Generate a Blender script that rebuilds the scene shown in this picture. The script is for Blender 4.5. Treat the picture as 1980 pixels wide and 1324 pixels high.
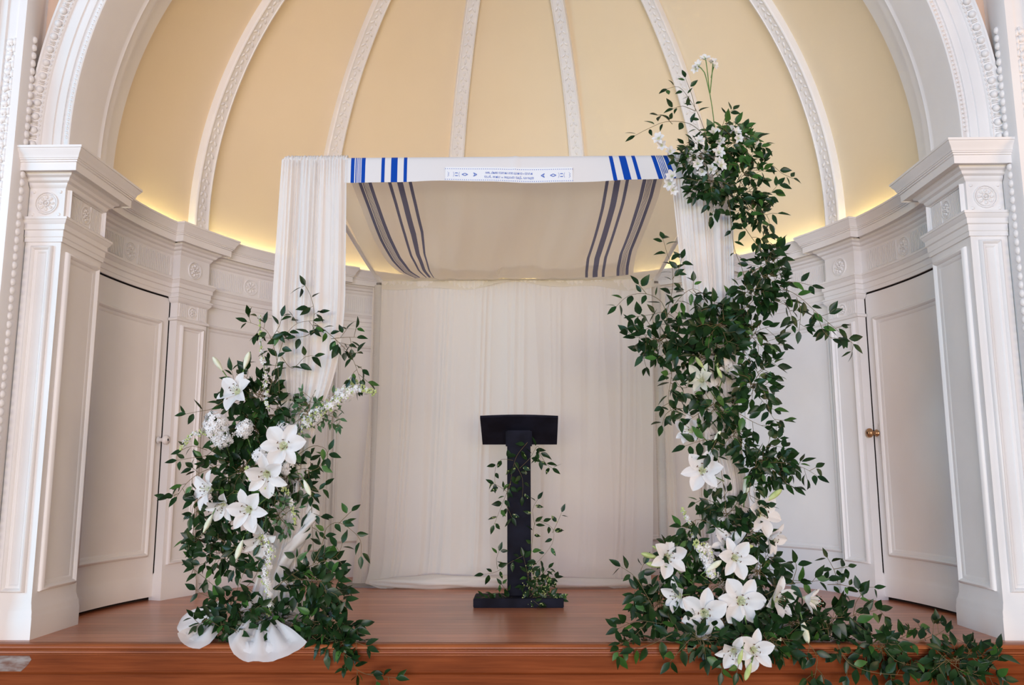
import bpy, bmesh, math, random
from mathutils import Vector, Matrix, Euler, Quaternion, noise
C = bpy.context.scene.collection
for o in list(bpy.data.objects): bpy.data.objects.remove(o)
PI = math.pi
R = math.radians
rnd = random.Random(7)

# ------------------------------------------------------------------ camera
FPX = 1651.6; PITCH = 0.1581; YAW = -0.015; ROLL = -0.0023
CAM = Vector((0.0605, 0.0, 0.748))
def _basis():
    # rows of the world->camera rotation used for the calibration
    cy, sy = math.cos(YAW), math.sin(YAW); cp, sp = math.cos(PITCH), math.sin(PITCH); cr, sr = math.cos(ROLL), math.sin(ROLL)
    A = Matrix(((cy, -sy, 0), (sy, cy, 0), (0, 0, 1)))
    B = Matrix(((1, 0, 0), (0, cp, sp), (0, -sp, cp)))
    M = B @ A                      # x right, y forward, z up
    Rl = Matrix(((cr, 0, sr), (0, 1, 0), (-sr, 0, cr)))
    return Rl @ M
BAS = _basis()
right, fwd, up = Vector(BAS[0]), Vector(BAS[1]), Vector(BAS[2])
cam_data = bpy.data.cameras.new('camera'); cam_data.sensor_width = 36; cam_data.sensor_fit = 'HORIZONTAL'
cam_data.lens = FPX * 36 / 1980; cam_data.clip_start = 0.05; cam_data.clip_end = 100
cam = bpy.data.objects.new('camera', cam_data); C.objects.link(cam)
m3 = Matrix((right, up, -fwd)).transposed()
cam.matrix_world = Matrix.Translation(CAM) @ m3.to_4x4()
bpy.context.scene.camera = cam
def at(x, y, Y):
    """a point of the place at depth Y, read off the photograph"""
    d = right * ((x - 990) / FPX) + fwd - up * ((y - 662) / FPX)
    return CAM + d * (Y / d.y)
def atz(x, y, Z):
    d = right * ((x - 990) / FPX) + fwd - up * ((y - 662) / FPX)
    return CAM + d * ((Z - CAM.z) / d.z)

# ------------------------------------------------------------------ light and exposure
sc = bpy.context.scene
sc.view_settings.view_transform = 'Standard'; sc.view_settings.look = 'None'
sc.view_settings.exposure = 0.0; sc.view_settings.gamma = 1.0
try: sc.view_settings.use_curve_mapping = False
except Exception: pass
W = bpy.data.worlds.new('world'); sc.world = W; W.use_nodes = True
bg = W.node_tree.nodes['Background']; bg.inputs[0].default_value = (0.74, 0.85, 1.0, 1); bg.inputs[1].default_value = 0.27
def area(name, loc, target, size, sizey, power, col):
    l = bpy.data.lights.new(name, 'AREA'); l.shape = 'RECTANGLE'; l.size = size; l.size_y = sizey; l.energy = power; l.color = col
    o = bpy.data.objects.new(name, l); C.objects.link(o); o.location = loc
    o.rotation_euler = (Vector(target) - Vector(loc)).to_track_quat('-Z', 'Y').to_euler()
    return o
K = 1.09
area('assumed_window_left', (-7.5, -2.5, 2.6), (1.6, 5.0, 1.4), 2.4, 3.6, 305 * K, (0.340, 0.720, 1.000))  # assumed window, out of view, inferred from cool light on the right wall
area('side_fill_left', (-7.0, 1.0, 2.2), (1.6, 5.0, 1.4), 2.0, 3.6, 92 * K, (1.000, 0.753, 0.687))  # extra fill added to brighten the side walls, no known window
area('assumed_window_right', (7.0, 1.0, 2.2), (-1.6, 5.0, 1.4), 2.0, 3.6, 148 * K, (1.000, 0.651, 0.387))  # unseen window, assumed from the warm tint on the left door side
area('far_fill_behind', (0.0, -13.0, 2.3), (0, 5.5, 1.6), 7.0, 4.0, 934 * K, (0.418, 0.488, 1.000))  # far fill added behind the camera to brighten the niche interior, no known windows
area('low_fill_behind', (0.0, -9.0, 0.4), (0, 5.5, 1.6), 8.0, 1.4, 877 * K, (1.000, 0.862, 0.518))  # low fill added to lift the niche and canopy underside, no known windows

# ------------------------------------------------------------------ materials
def mat(name, col, rough=0.6, spec=0.3, metal=0.0):
    m = bpy.data.materials.new(name); m.use_nodes = True
    b = m.node_tree.nodes['Principled BSDF']
    b.inputs['Base Color'].default_value = (*col, 1); b.inputs['Roughness'].default_value = rough
    b.inputs['Specular IOR Level'].default_value = spec; b.inputs['Metallic'].default_value = metal
    return m
def nodes(m): return m.node_tree.nodes, m.node_tree.links, m.node_tree.nodes['Principled BSDF']
def texco(N, L, scale=(1, 1, 1)):
    tc = N.new('ShaderNodeTexCoord'); mp = N.new('ShaderNodeMapping'); mp.inputs['Scale'].default_value = scale
    L.new(tc.outputs['Object'], mp.inputs['Vector']); return mp.outputs['Vector']
def ramp(N, stops):
    r = N.new('ShaderNodeValToRGB'); e = r.color_ramp.elements
    e[0].position, e[0].color = stops[0][0], (*stops[0][1], 1); e[1].position, e[1].color = stops[-1][0], (*stops[-1][1], 1)
    for p, c in stops[1:-1]:
        x = e.new(p); x.color = (*c, 1)
    return r
def noisy(m, c1, c2, scale=4.0, bump=0.0, bscale=80.0, sc3=(1, 1, 1), detail=4):
    N, L, b = nodes(m); v = texco(N, L, sc3)
    n = N.new('ShaderNodeTexNoise'); n.inputs['Scale'].default_value = scale; n.inputs['Detail'].default_value = detail; L.new(v, n.inputs['Vector'])
    r = ramp(N, [(0.35, c1), (0.65, c2)]); L.new(n.outputs['Fac'], r.inputs['Fac']); L.new(r.outputs['Color'], b.inputs['Base Color'])
    if bump:
        n2 = N.new('ShaderNodeTexNoise'); n2.inputs['Scale'].default_value = bscale; n2.inputs['Detail'].default_value = 3; L.new(v, n2.inputs['Vector'])
        bp = N.new('ShaderNodeBump'); bp.inputs['Strength'].default_value = bump; bp.inputs['Distance'].default_value = 0.002
        L.new(n2.outputs['Fac'], bp.inputs['Height']); L.new(bp.outputs['Normal'], b.inputs['Normal'])
    return m
M = {}
M['paint'] = noisy(mat('white_gloss_paint', (0.8, 0.78, 0.76), 0.42, 0.35), (0.79, 0.755, 0.74), (0.83, 0.80, 0.785), 2.5, 0.12, 60)
M['gap'] = mat('dark_gap', (0.03, 0.022, 0.02), 0.9)
M['dome'] = noisy(mat('ochre_plaster', (0.78, 0.62, 0.36), 0.75, 0.2), (0.79, 0.65, 0.455), (0.82, 0.68, 0.49), 0.9, 0.2, 220)
M['peach'] = noisy(mat('peach_plaster', (0.7, 0.5, 0.38), 0.8, 0.2), (0.66, 0.47, 0.35), (0.74, 0.53, 0.41), 2, 0.2, 120)
M['brass'] = noisy(mat('old_brass', (0.4, 0.22, 0.1), 0.35, 0.5, 0.8), (0.42, 0.23, 0.11), (0.50, 0.29, 0.15), 30)
M['black'] = noisy(mat('black_painted_wood', (0.012, 0.013, 0.02), 0.75, 0.12), (0.007, 0.007, 0.013), (0.013, 0.014, 0.026), 8, 0.1, 60)
M['steel'] = noisy(mat('grey_steel', (0.35, 0.33, 0.32), 0.4, 0.5, 0.6), (0.32, 0.30, 0.29), (0.42, 0.40, 0.38), 12)
def wood(name, c1, c2, c3, plank, rough, coat=0.25, spec=0.4):
    m = mat(name, c2, rough, spec); N, L, b = nodes(m)
    tc = N.new('ShaderNodeTexCoord'); sep = N.new('ShaderNodeSeparateXYZ'); L.new(tc.outputs['Object'], sep.inputs[0])
    mp = N.new('ShaderNodeMapping'); mp.inputs['Scale'].default_value = (1.3, 38, 38); L.new(tc.outputs['Object'], mp.inputs['Vector'])
    n = N.new('ShaderNodeTexNoise'); n.inputs['Scale'].default_value = 1.6; n.inputs['Detail'].default_value = 7; n.inputs['Roughness'].default_value = 0.62; L.new(mp.outputs[0], n.inputs['Vector'])
    r = ramp(N, [(0.28, c1), (0.5, c2), (0.74, c3)]); L.new(n.outputs['Fac'], r.inputs['Fac'])
    out = r.outputs['Color']
    n3 = N.new('ShaderNodeTexNoise'); n3.inputs['Scale'].default_value = 2.2; L.new(tc.outputs['Object'], n3.inputs['Vector'])
    r3 = ramp(N, [(0.3, (0.78, 0.76, 0.76)), (0.7, (1.08, 1.06, 1.05))]); L.new(n3.outputs['Fac'], r3.inputs['Fac'])
    mx = N.new('ShaderNodeMixRGB'); mx.blend_type = 'MULTIPLY'; mx.inputs[0].default_value = 1; L.new(out, mx.inputs[1]); L.new(r3.outputs[0], mx.inputs[2]); out = mx.outputs[0]
    if plank:
        d = N.new('ShaderNodeMath'); d.operation = 'DIVIDE'; d.inputs[1].default_value = plank; L.new(sep.outputs['Y'], d.inputs[0])
        fl = N.new('ShaderNodeMath'); fl.operation = 'FLOOR'; L.new(d.outputs[0], fl.inputs[0])
        wn = N.new('ShaderNodeTexWhiteNoise'); wn.noise_dimensions = '1D'; L.new(fl.outputs[0], wn.inputs['W'])
        rr = ramp(N, [(0.0, (0.86, 0.85, 0.85)), (1.0, (1.08, 1.08, 1.08))]); L.new(wn.outputs['Value'], rr.inputs['Fac'])
        m2 = N.new('ShaderNodeMixRGB'); m2.blend_type = 'MULTIPLY'; m2.inputs[0].default_value = 1; L.new(out, m2.inputs[1]); L.new(rr.outputs[0], m2.inputs[2])
        fr = N.new('ShaderNodeMath'); fr.operation = 'FRACT'; L.new(d.outputs[0], fr.inputs[0])
        lt = N.new('ShaderNodeMath'); lt.operation = 'LESS_THAN'; lt.inputs[1].default_value = 0.035; L.new(fr.outputs[0], lt.inputs[0])
        m4 = N.new('ShaderNodeMixRGB'); m4.inputs[2].default_value = (c1[0] * .35, c1[1] * .3, c1[2] * .3, 1); L.new(lt.outputs[0], m4.inputs[0]); L.new(m2.outputs[0], m4.inputs[1]); out = m4.outputs[0]
    L.new(out, b.inputs['Base Color'])
    b.inputs['Coat Weight'].default_value = coat; b.inputs['Coat Roughness'].default_value = 0.18
    return m
M['stage'] = wood('stage_boards', (0.44, 0.150, 0.075), (0.60, 0.225, 0.115), (0.72, 0.31, 0.17), 0.085, 0.36, 0.25)
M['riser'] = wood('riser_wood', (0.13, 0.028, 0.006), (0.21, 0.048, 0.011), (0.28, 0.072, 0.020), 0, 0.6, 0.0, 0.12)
M['nosing'] = wood('nosing_wood', (0.22, 0.055, 0.015), (0.33, 0.09, 0.026), (0.42, 0.135, 0.04), 0, 0.4, 0.1, 0.25)
M['hall'] = wood('hall_boards', (0.12, 0.05, 0.03), (0.2, 0.09, 0.05), (0.25, 0.12, 0.07), 0.085, 0.4)
M['worn'] = noisy(mat('worn_grey_paint', (0.4, 0.36, 0.33), 0.6), (0.16, 0.07, 0.045), (0.30, 0.26, 0.24), 14, 0.3, 40, (1, 1, 3))
def fabric(name, col, transl=0.35, transp=0.0, weave=900, bump=0.15):
    m = bpy.data.materials.new(name); m.use_nodes = True; N, L = m.node_tree.nodes, m.node_tree.links
    b = N['Principled BSDF']; out = N['Material Output']
    b.inputs['Base Color'].default_value = (*col, 1); b.inputs['Roughness'].default_value = 0.85; b.inputs['Specular IOR Level'].default_value = 0.15
    b.inputs['Sheen Weight'].default_value = 0.15
    v = texco(N, L)
    n = N.new('ShaderNodeTexNoise'); n.inputs['Scale'].default_value = weave; n.inputs['Detail'].default_value = 2; L.new(v, n.inputs['Vector'])
    bp = N.new('ShaderNodeBump'); bp.inputs['Strength'].default_value = bump; bp.inputs['Distance'].default_value = 0.0008; L.new(n.outputs['Fac'], bp.inputs['Height']); L.new(bp.outputs[0], b.inputs['Normal'])
    t = N.new('ShaderNodeBsdfTranslucent'); t.inputs[0].default_value = (*col, 1)
    mx = N.new('ShaderNodeMixShader'); mx.inputs[0].default_value = transl; L.new(b.outputs[0], mx.inputs[1]); L.new(t.outputs[0], mx.inputs[2])
    last = mx
    if transp:
        tr = N.new('ShaderNodeBsdfTransparent'); m2 = N.new('ShaderNodeMixShader'); m2.inputs[0].default_value = transp
        L.new(mx.outputs[0], m2.inputs[1]); L.new(tr.outputs[0], m2.inputs[2]); last = m2
    L.new(last.outputs[0], out.inputs[0]); return m
M['sheer'] = fabric('white_sheer_cloth', (0.92, 0.89, 0.87), 0.35, 0.05)
M['cream'] = fabric('cream_sheer_cloth', (0.95, 0.91, 0.85), 0.42, 0.04)
M['tulle'] = fabric('white_tulle', (0.88, 0.87, 0.88), 0.35, 0.16)
M['lining'] = fabric('cream_lining', (0.94, 0.89, 0.78), 0.50, 0.30)
M['shawl'] = fabric('white_wool_shawl', (0.76, 0.745, 0.75), 0.12, 0, 1500)
M['shawl_under'] = fabric('shawl_reverse', (0.95, 0.92, 0.89), 0.74, 0, 1500)
M['blue'] = fabric('royal_blue_stripe', (0.0, 0.055, 0.38), 0.05, 0, 1500)
M['blue_under'] = fabric('blue_stripe_reverse', (0.16, 0.17, 0.29), 0.5, 0, 1500)
M['embroid'] = fabric('blue_embroidery', (0.10, 0.18, 0.52), 0.05, 0, 1500)
M['silver'] = fabric('silver_white_band', (0.79, 0.81, 0.85), 0.05, 0, 1500)
def leafmat(name, c1, c2, back):
    m = mat(name, c1, 0.36, 0.30); N, L, b = nodes(m); v = texco(N, L)
    n = N.new('ShaderNodeTexNoise'); n.inputs['Scale'].default_value = 14; n.inputs['Detail'].default_value = 1; L.new(v, n.inputs['Vector'])
    r = ramp(N, [(0.32, c1), (0.68, c2)]); L.new(n.outputs['Fac'], r.inputs['Fac'])
    L.new(r.outputs[0], b.inputs['Base Color'])
    t = N.new('ShaderNodeBsdfTranslucent'); L.new(r.outputs[0], t.inputs[0])
    mx = N.new('ShaderNodeMixShader'); mx.inputs[0].default_value = 0.14; L.new(b.outputs[0], mx.inputs[1]); L.new(t.outputs[0], mx.inputs[2]); L.new(mx.outputs[0], N['Material Output'].inputs[0])
    return m
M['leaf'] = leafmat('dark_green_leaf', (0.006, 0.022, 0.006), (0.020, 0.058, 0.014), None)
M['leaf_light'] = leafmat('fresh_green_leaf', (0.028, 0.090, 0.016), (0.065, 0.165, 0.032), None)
M['leaf_grey'] = leafmat('soft_green_leaf', (0.05, 0.12, 0.05), (0.10, 0.19, 0.09), None)
M['stem'] = noisy(mat('vine_stem', (0.12, 0.10, 0.04), 0.6), (0.10, 0.10, 0.035), (0.19, 0.12, 0.06), 20)
M['stalk'] = noisy(mat('green_stalk', (0.10, 0.2, 0.05), 0.5), (0.09, 0.17, 0.04), (0.14, 0.25, 0.07), 20)
def petalmat(name, c1, c2, tr=0.3):
    m = mat(name, c1, 0.55, 0.25); N, L, b = nodes(m); v = texco(N, L)
    n = N.new('ShaderNodeTexNoise'); n.inputs['Scale'].default_value = 30; L.new(v, n.inputs['Vector'])
    r = ramp(N, [(0.3, c1), (0.7, c2)]); L.new(n.outputs['Fac'], r.inputs['Fac']); L.new(r.outputs[0], b.inputs['Base Color'])
    t = N.new('ShaderNodeBsdfTranslucent'); L.new(r.outputs[0], t.inputs[0]); mx = N.new('ShaderNodeMixShader'); mx.inputs[0].default_value = tr
    L.new(b.outputs[0], mx.inputs[1]); L.new(t.outputs[0], mx.inputs[2]); L.new(mx.outputs[0], N['Material Output'].inputs[0]); return m
M['petal'] = petalmat('white_petal', (0.90, 0.89, 0.90), (0.94, 0.93, 0.93))
M['cream_petal'] = petalmat('cream_petal', (0.86, 0.85, 0.70), (0.92, 0.90, 0.80))
M['throat'] = petalmat('green_throat', (0.74, 0.78, 0.52), (0.86, 0.88, 0.70))
M['bud'] = petalmat('pale_bud', (0.74, 0.78, 0.55), (0.88, 0.88, 0.76), 0.15)
M['green_bud'] = petalmat('green_bud', (0.42, 0.52, 0.16), (0.60, 0.66, 0.32), 0.1)
M['anther'] = mat('brown_anther', (0.10, 0.035, 0.015), 0.8)
M['red_anther'] = mat('red_anther', (0.28, 0.02, 0.01), 0.8)
M['glow'] = bpy.data.materials.new('warm_cove_strip'); M['glow'].use_nodes = True
_n = M['glow'].node_tree; _e = _n.nodes.new('ShaderNodeEmission'); _e.inputs[0].default_value = (1.0, 0.90, 0.46, 1); _e.inputs[1].default_value = 34
_n.links.new(_e.outputs[0], _n.nodes['Material Output'].inputs[0])

# ------------------------------------------------------------------ mesh helpers
class MB:
    def __init__(s): s.v = []; s.f = []; s.m = []
    def add(s, vs, fs, mi=0):
        b = len(s.v); s.v += [tuple(v) for v in vs]; s.f += [tuple(b + i for i in f) for f in fs]; s.m += [mi] * len(fs)
    def grid(s, pts, mi=0, mcol=None, close=False):
        """pts: rows of points"""
        nr, nc = len(pts), len(pts[0]); b = len(s.v)
        for r_ in pts: s.v += [tuple(p) for p in r_]
        for i in range(nr - 1):
            for j in range(nc - 1 + (1 if close else 0)):
                k = (j + 1) % nc
                s.f.append((b + i * nc + j, b + i * nc + k, b + (i + 1) * nc + k, b + (i + 1) * nc + j)); s.m.append(mcol(i, j) if mcol else mi)
    def box(s, x0, x1, y0, y1, z0, z1, mi=0):
        s.add([(x0, y0, z0), (x1, y0, z0), (x1, y1, z0), (x0, y1, z0), (x0, y0, z1), (x1, y0, z1), (x1, y1, z1), (x0, y1, z1)],
              [(0, 3, 2, 1), (4, 5, 6, 7), (0, 1, 5, 4), (1, 2, 6, 5), (2, 3, 7, 6), (3, 0, 4, 7)], mi)
    def tube(s, pts, rad, n=6, mi=0, caps=True):
        pts = [Vector(p) for p in pts]; rows = []
        ref = Vector((0.13, 0.21, 0.97))
        for i, p in enumerate(pts):
            t = (pts[min(i + 1, len(pts) - 1)] - pts[max(i - 1, 0)])
            t = t.normalized() if t.length > 1e-9 else Vector((0, 0, 1))
            a = t.cross(ref); a = a.normalized() if a.length > 1e-4 else t.orthogonal().normalized(); b = t.cross(a)
            r = rad[i] if isinstance(rad, (list, tuple)) else rad
            rows.append([p + (a * math.cos(2 * PI * k / n) + b * math.sin(2 * PI * k / n)) * r for k in range(n)])
        base = len(s.v); s.grid(rows, mi, close=True)
        if caps:
            s.f.append(tuple(base + k for k in range(n))); s.m.append(mi)
            q = base + (len(pts) - 1) * n; s.f.append(tuple(q + k for k in reversed(range(n)))); s.m.append(mi)
    def ball(s, c, rx, ry=None, rz=None, mi=0, nu=8, nv=5, rot=None):
        ry = rx if ry is None else ry; rz = rx if rz is None else rz; c = Vector(c); rows = []
        for i in range(nv + 1):
            th = PI * i / nv
            row = []
            for j in range(nu):
                v = Vector((rx * math.sin(th) * math.cos(2 * PI * j / nu), ry * math.sin(th) * math.sin(2 * PI * j / nu), rz * math.cos(th)))
                if rot is not None: v = rot @ v
                row.append(c + v)
            rows.append(row)
        s.grid(rows, mi, close=True)
    def build(s, name, mats, parent=None, smooth=True, weld=False, auto=None):
        me = bpy.data.meshes.new(name); me.from_pydata(s.v, [], s.f)
        for m in (mats if isinstance(mats, (list, tuple)) else [mats]): me.materials.append(m)
        me.polygons.foreach_set('material_index', s.m)
        if weld or auto:
            bm = bmesh.new(); bm.from_mesh(me); bmesh.ops.remove_doubles(bm, verts=bm.verts, dist=1e-5); bm.to_mesh(me); bm.free()
        if smooth: me.polygons.foreach_set('use_smooth', [True] * len(me.polygons))
        if auto: me.set_sharp_from_angle(angle=R(auto))
        me.update()
        o = bpy.data.objects.new(name, me); C.objects.link(o)
        if parent: o.parent = parent
        return o
def tag(o, label, cat, group=None):
    o['label'] = label; o['category'] = cat
    if group: o['group'] = group
    return o
def thing(name, label, cat, loc=(0, 0, 0), group=None):
    o = bpy.data.objects.new(name, None); C.objects.link(o); o.location = loc; o.empty_display_size = 0.05
    return tag(o, label, cat, group)
def struct(o): o['kind'] = 'structure'; return o

def catmull(pts, step=.02):
    out = []
    for i in range(len(pts) - 1):
        p0, p1, p2, p3 = pts[max(i - 1, 0)], pts[i], pts[i + 1], pts[min(i + 2, len(pts) - 1)]; n = max(2, int((p2 - p1).length / step))
        for k in range(n):
            a = k / n; out.append(.5 * ((2 * p1) + (p2 - p0) * a + (2 * p0 - 5 * p1 + 4 * p2 - p3) * a * a + (3 * p1 - 3 * p2 + p3 - p0) * a ** 3))
    out.append(pts[-1]); return out

# ------------------------------------------------------------------ the niche: plan curves
YC = 4.757; RW = 2.42; RB = 2.36; RIBAZ = [-68.0, -41.0, -13.6, 13.6, 41.0, 68.0]; HB = 3.3
def pol(r, az): a = R(az); return (r * math.sin(a), YC + r * math.cos(a))
def arc(r, a0, a1, step=1.5):
    n = max(1, int(abs(a1 - a0) / step)); return [pol(r, a0 + (a1 - a0) * i / n) for i in range(n + 1)]
def bumps(a0, a1, hb=HB, rb=RB):
    out = []; cur = a0
    for c in RIBAZ:
        if a0 < c < a1:
            out += arc(RW, cur, c - hb); out += arc(rb, c - hb, c + hb, 1.2); cur = c + hb
    return out + arc(RW, cur, a1)
PX, PY, QY = 2.302, 4.189, 4.60
def offset(path, d):
    out = []; n = len(path)
    for i, p in enumerate(path):
        p = Vector(p)
        def nrm(a, b):
            t = (Vector(b) - Vector(a)).normalized(); return Vector((t.y, -t.x))
        n1 = nrm(path[i - 1], path[i]) if i else None; n2 = nrm(path[i], path[i + 1]) if i < n - 1 else None
        if n1 is None: m = n2
        elif n2 is None: m = n1
        else:
            m = n1 + n2; m = m / max(0.25, m.dot(n1)) if m.length > 1e-6 else n1
        out.append(p + m * d)
    return out
def sweep(path, prof, mb, mi=0):
    cols = [[(q.x, q.y, z) for q in offset(path, e)] for e, z in prof]
    mb.grid(cols, mi)
ENT = [(0.0, 1.945), (0.010, 1.945), (0.010, 1.968), (0.014, 1.972), (0.014, 2.003), (0.022, 2.008), (0.022, 2.034), (0.028, 2.040), (0.036, 2.056), (0.040, 2.058), (0.040, 2.070),
       (0.0, 2.072), (0.0, 2.232), (0.008, 2.240), (0.014, 2.250), (0.014, 2.256), (0.030, 2.264), (0.036, 2.278), (0.052, 2.286), (0.056, 2.298), (0.096, 2.298),
       (0.100, 2.292), (0.100, 2.334), (0.106, 2.336), (0.106, 2.344), (0.112, 2.346), (0.112, 2.352), (0.116, 2.354), (0.122, 2.372), (0.134, 2.388), (0.138, 2.398), (0.142, 2.399), (0.142, 2.411), (0.10, 2.414), (0.085, 2.37), (0.0, 2.37)]
AEND = 90 + math.degrees(math.asin((YC - QY) / RW))
left_rev = [(-2.486, PY), (-PX, PY), (-PX, QY), pol(RW, -AEND)]
ent_path = left_rev + bumps(-AEND, AEND)[1:] + [(PX, QY), (PX, PY), (2.486, PY)]
ent_path = ent_path[:-3] + [(PX, QY), (PX, PY), (2.486, PY)]
mb = MB(); sweep(ent_path, ENT, mb); struct(mb.build('trim_1', M['paint'], None, auto=35))
entab = bpy.data.objects['trim_1']

# lower wall between the doors (bays and pilasters)
PLINTH = [(0.016, 0.0), (0.016, 0.098), (0.013, 0.104), (0.013, 0.128), (0.006, 0.142), (0.003, 0.160), (0.0, 0.165)]
DEDGE = 71.2
mb = MB(); wp = [pol(RW, -DEDGE)] + bumps(-DEDGE, DEDGE)
sweep(wp[1:], PLINTH + [(0, 1.97)], mb); struct(mb.build('wall_back', M['paint'], None, auto=35))
for s_, nm in ((-1, 'wall_left'), (1, 'wall_right')):
    p = left_rev if s_ < 0 else [(-x, y) for x, y in left_rev][::-1]
    mb = MB(); sweep(p, PLINTH + [(0, 1.97)], mb); struct(mb.build(nm, M['paint'], None, auto=35))
# added dark sheet behind the door leaves, its colour giving the gap shade
mb = MB()
for s_ in (-1, 1):
    pts = [pol(2.47, s_ * a) for a in (98, 94, 90, 86, 82, 78, 74, 70, 66)]
    mb.grid([[(x, y, -0.01) for x, y in pts], [(x, y, 2.0) for x, y in pts]])
struct(mb.build('trim_2', M['gap'], None))

# ---- panel mouldings: nested rings through a mapping (s, z, e) -> point
def cyl_map(r):
    def f(s, z, e): x, y = pol(r - e, math.degrees(s / r)); return (x, y, z)
    return f
def front_map(y0):
    return lambda s, z, e: (s, y0 - e, z)
def side_map(sgn):
    return lambda s, z, e: (sgn * (PX - e), s, z)
PM = [(0, 0), (0, .009), (.006, .020), (.014, .023), (.022, .017), (.026, .008), (.037, .008), (.044, .003), (.050, -.002)]
def frame(mb, mp, s0, s1, z0, z1, prof=PM, k=1.0, mi=0):
    ns = max(1, int((s1 - s0) / 0.06)); rows = []
    for d, e in prof:
        d *= k; a0, a1, b0, b1 = s0 + d, s1 - d, z0 + d, z1 - d; row = []
        row += [mp(a0 + (a1 - a0) * i / ns, b0, e) for i in range(ns)]
        row += [mp(a1, b0, e)]; row += [mp(a1 - (a1 - a0) * i / ns, b1, e) for i in range(ns)]; row += [mp(a0, b1, e)]
        rows.append(row)
    mb.grid(rows, mi, close=True)
def rosette(mb, mp, s, z, r, k=1.0):
    """round boss with ring, petals and centre"""
    def ring(rr, wd, h, n=20):
        rows = []
        for d, e in ((-wd, 0), (-wd * .5, h), (wd * .5, h), (wd, 0)):
            rows.append([mp(s + (rr + d) * math.cos(2 * PI * i / n), z + (rr + d) * math.sin(2 * PI * i / n), e) for i in range(n)])
        mb.grid(rows, close=True)
    ring(r * .92, r * .07, .006 * k); ring(r * .76, r * .05, .004 * k); ring(r * .26, r * .06, .008 * k, 12)
    def dome(cs, cz, a, b, h, ang=0, n=8):
        rows = []
        for q, e in ((1, 0), (.75, .7), (.4, .95), (0.02, 1)):
            rows.append([mp(cs + a * q * math.cos(t) * math.cos(ang) - b * q * math.sin(t) * math.sin(ang), cz + a * q * math.cos(t) * math.sin(ang) + b * q * math.sin(t) * math.cos(ang), h * e) for t in [2 * PI * i / n for i in range(n)]])
        mb.grid(rows, close=True)
    for i in range(8):
        a = 2 * PI * i / 8; dome(s + r * .5 * math.cos(a), z + r * .5 * math.sin(a), r * .19, r * .13, .008 * k, a)
    dome(s, z, r * .14, r * .14, .012 * k)
def flutes(mb, mp, s0, s1, z0, z1, pitch=.017):
    n = int((s1 - s0) / pitch)
    for i in range(n):
        a = s0 + (i + .2) * (s1 - s0) / n; b = a + (s1 - s0) / n * .55
        rows = [[mp(a, z0, 0), mp(a, z1, 0)], [mp(a, z0, .005), mp(a, z1, .005)], [mp(b, z0, .005), mp(b, z1, .005)], [mp(b, z0, 0), mp(b, z1, 0)]]
        mb.grid(rows)
fr = MB(); rs = MB(); fl = MB()
cw, cb = cyl_map(RW), cyl_map(RB)
S = lambda az, r=RW: R(az) * r
edges = [-DEDGE] + RIBAZ + [DEDGE]
for i in range(5):
    a0, a1 = RIBAZ[i] + HB, RIBAZ[i + 1] - HB
    frame(fr, cw, S(a0) + .045, S(a1) - .045, .262, 1.815)
    mid = (S(a0) + S(a1)) / 2
    flutes(fl, cw, S(a0) + .05, mid - .07, 2.09, 2.215); flutes(fl, cw, mid + .07, S(a1) - .05, 2.09, 2.215)
    rosette(rs, cw, mid, 2.152, .062)
for s_ in (-1, 1):   # frieze over the doors
    a0, a1 = sorted((s_ * (AEND - 2.5), s_ * (68 + HB))); mid = (S(a0) + S(a1)) / 2
    flutes(fl, cw, S(a0) + .06, mid - .07, 2.09, 2.215); flutes(fl, cw, mid + .07, S(a1) - .04, 2.09, 2.215); rosette(rs, cw, mid, 2.152, .062)
    sm = side_map(s_)
    flutes(fl, sm, PY + .05, PY + .165, 2.09, 2.215, .014); flutes(fl, sm, PY + .255, QY - .05, 2.09, 2.215, .014); rosette(rs, sm, PY + .21, 2.152, .05)
    frame(fr, sm, PY + .02, QY - .02, 2.078, 2.228, k=.25)
    frame(fr, sm, PY + .045, QY - .035, .215, 1.905)
    fm = front_map(PY); c = s_ * 2.394
    frame(fr, fm, c - .056, c + .056, .215, 1.925, k=.8)
    rosette(rs, fm, c, 2.152, .062, 1.3)
    for dx in (-.068, .068):
        for dz in (-.06, .06): rs.ball((c + dx, PY - .001, 2.152 + dz), .009, .006, .009, nu=6, nv=4)
for c in RIBAZ:
    sc_ = S(c, RB); h = S(HB, RB)
    frame(fr, cb, sc_ - h + .032, sc_ + h - .032, .215, 1.76, k=.7)
    rosette(rs, cb, sc_, 2.152, .062, 1.3); rosette(rs, cb, sc_, 1.86, .036)
    flutes(fl, cb, sc_ - h + .01, sc_ - .045, 1.815, 1.905, .014); flutes(fl, cb, sc_ + .045, sc_ + h - .01, 1.815, 1.905, .014)
    flutes(fl, cw, S(c - HB) - .03, S(c - HB) - .004, 2.09, 2.215, .013)
fr.build('panel_moulding', M['paint'], bpy.data.objects['wall_back'], auto=50)
fl.build('fluting', M['paint'], entab, smooth=False); rs.build('rosettes', M['paint'], entab, auto=40)
# pilaster capitals: astragal and cap mouldings wrapped round each pilaster
mb = MB()
for c in RIBAZ:
    p = [pol(RW, c - HB)] + arc(RB, c - HB, c + HB, 1.2) + [pol(RW, c + HB)]
    sweep(p, [(0, 1.785), (.012, 1.79), (.014, 1.80), (.010, 1.806), (0, 1.812)], mb)
    sweep(p, [(0, 1.905), (.008, 1.912), (.018, 1.924), (.020, 1.938), (.024, 1.94), (.024, 1.95)], mb)
mb.build('capital', M['paint'], bpy.data.objects['wall_back'], auto=40)

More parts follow.
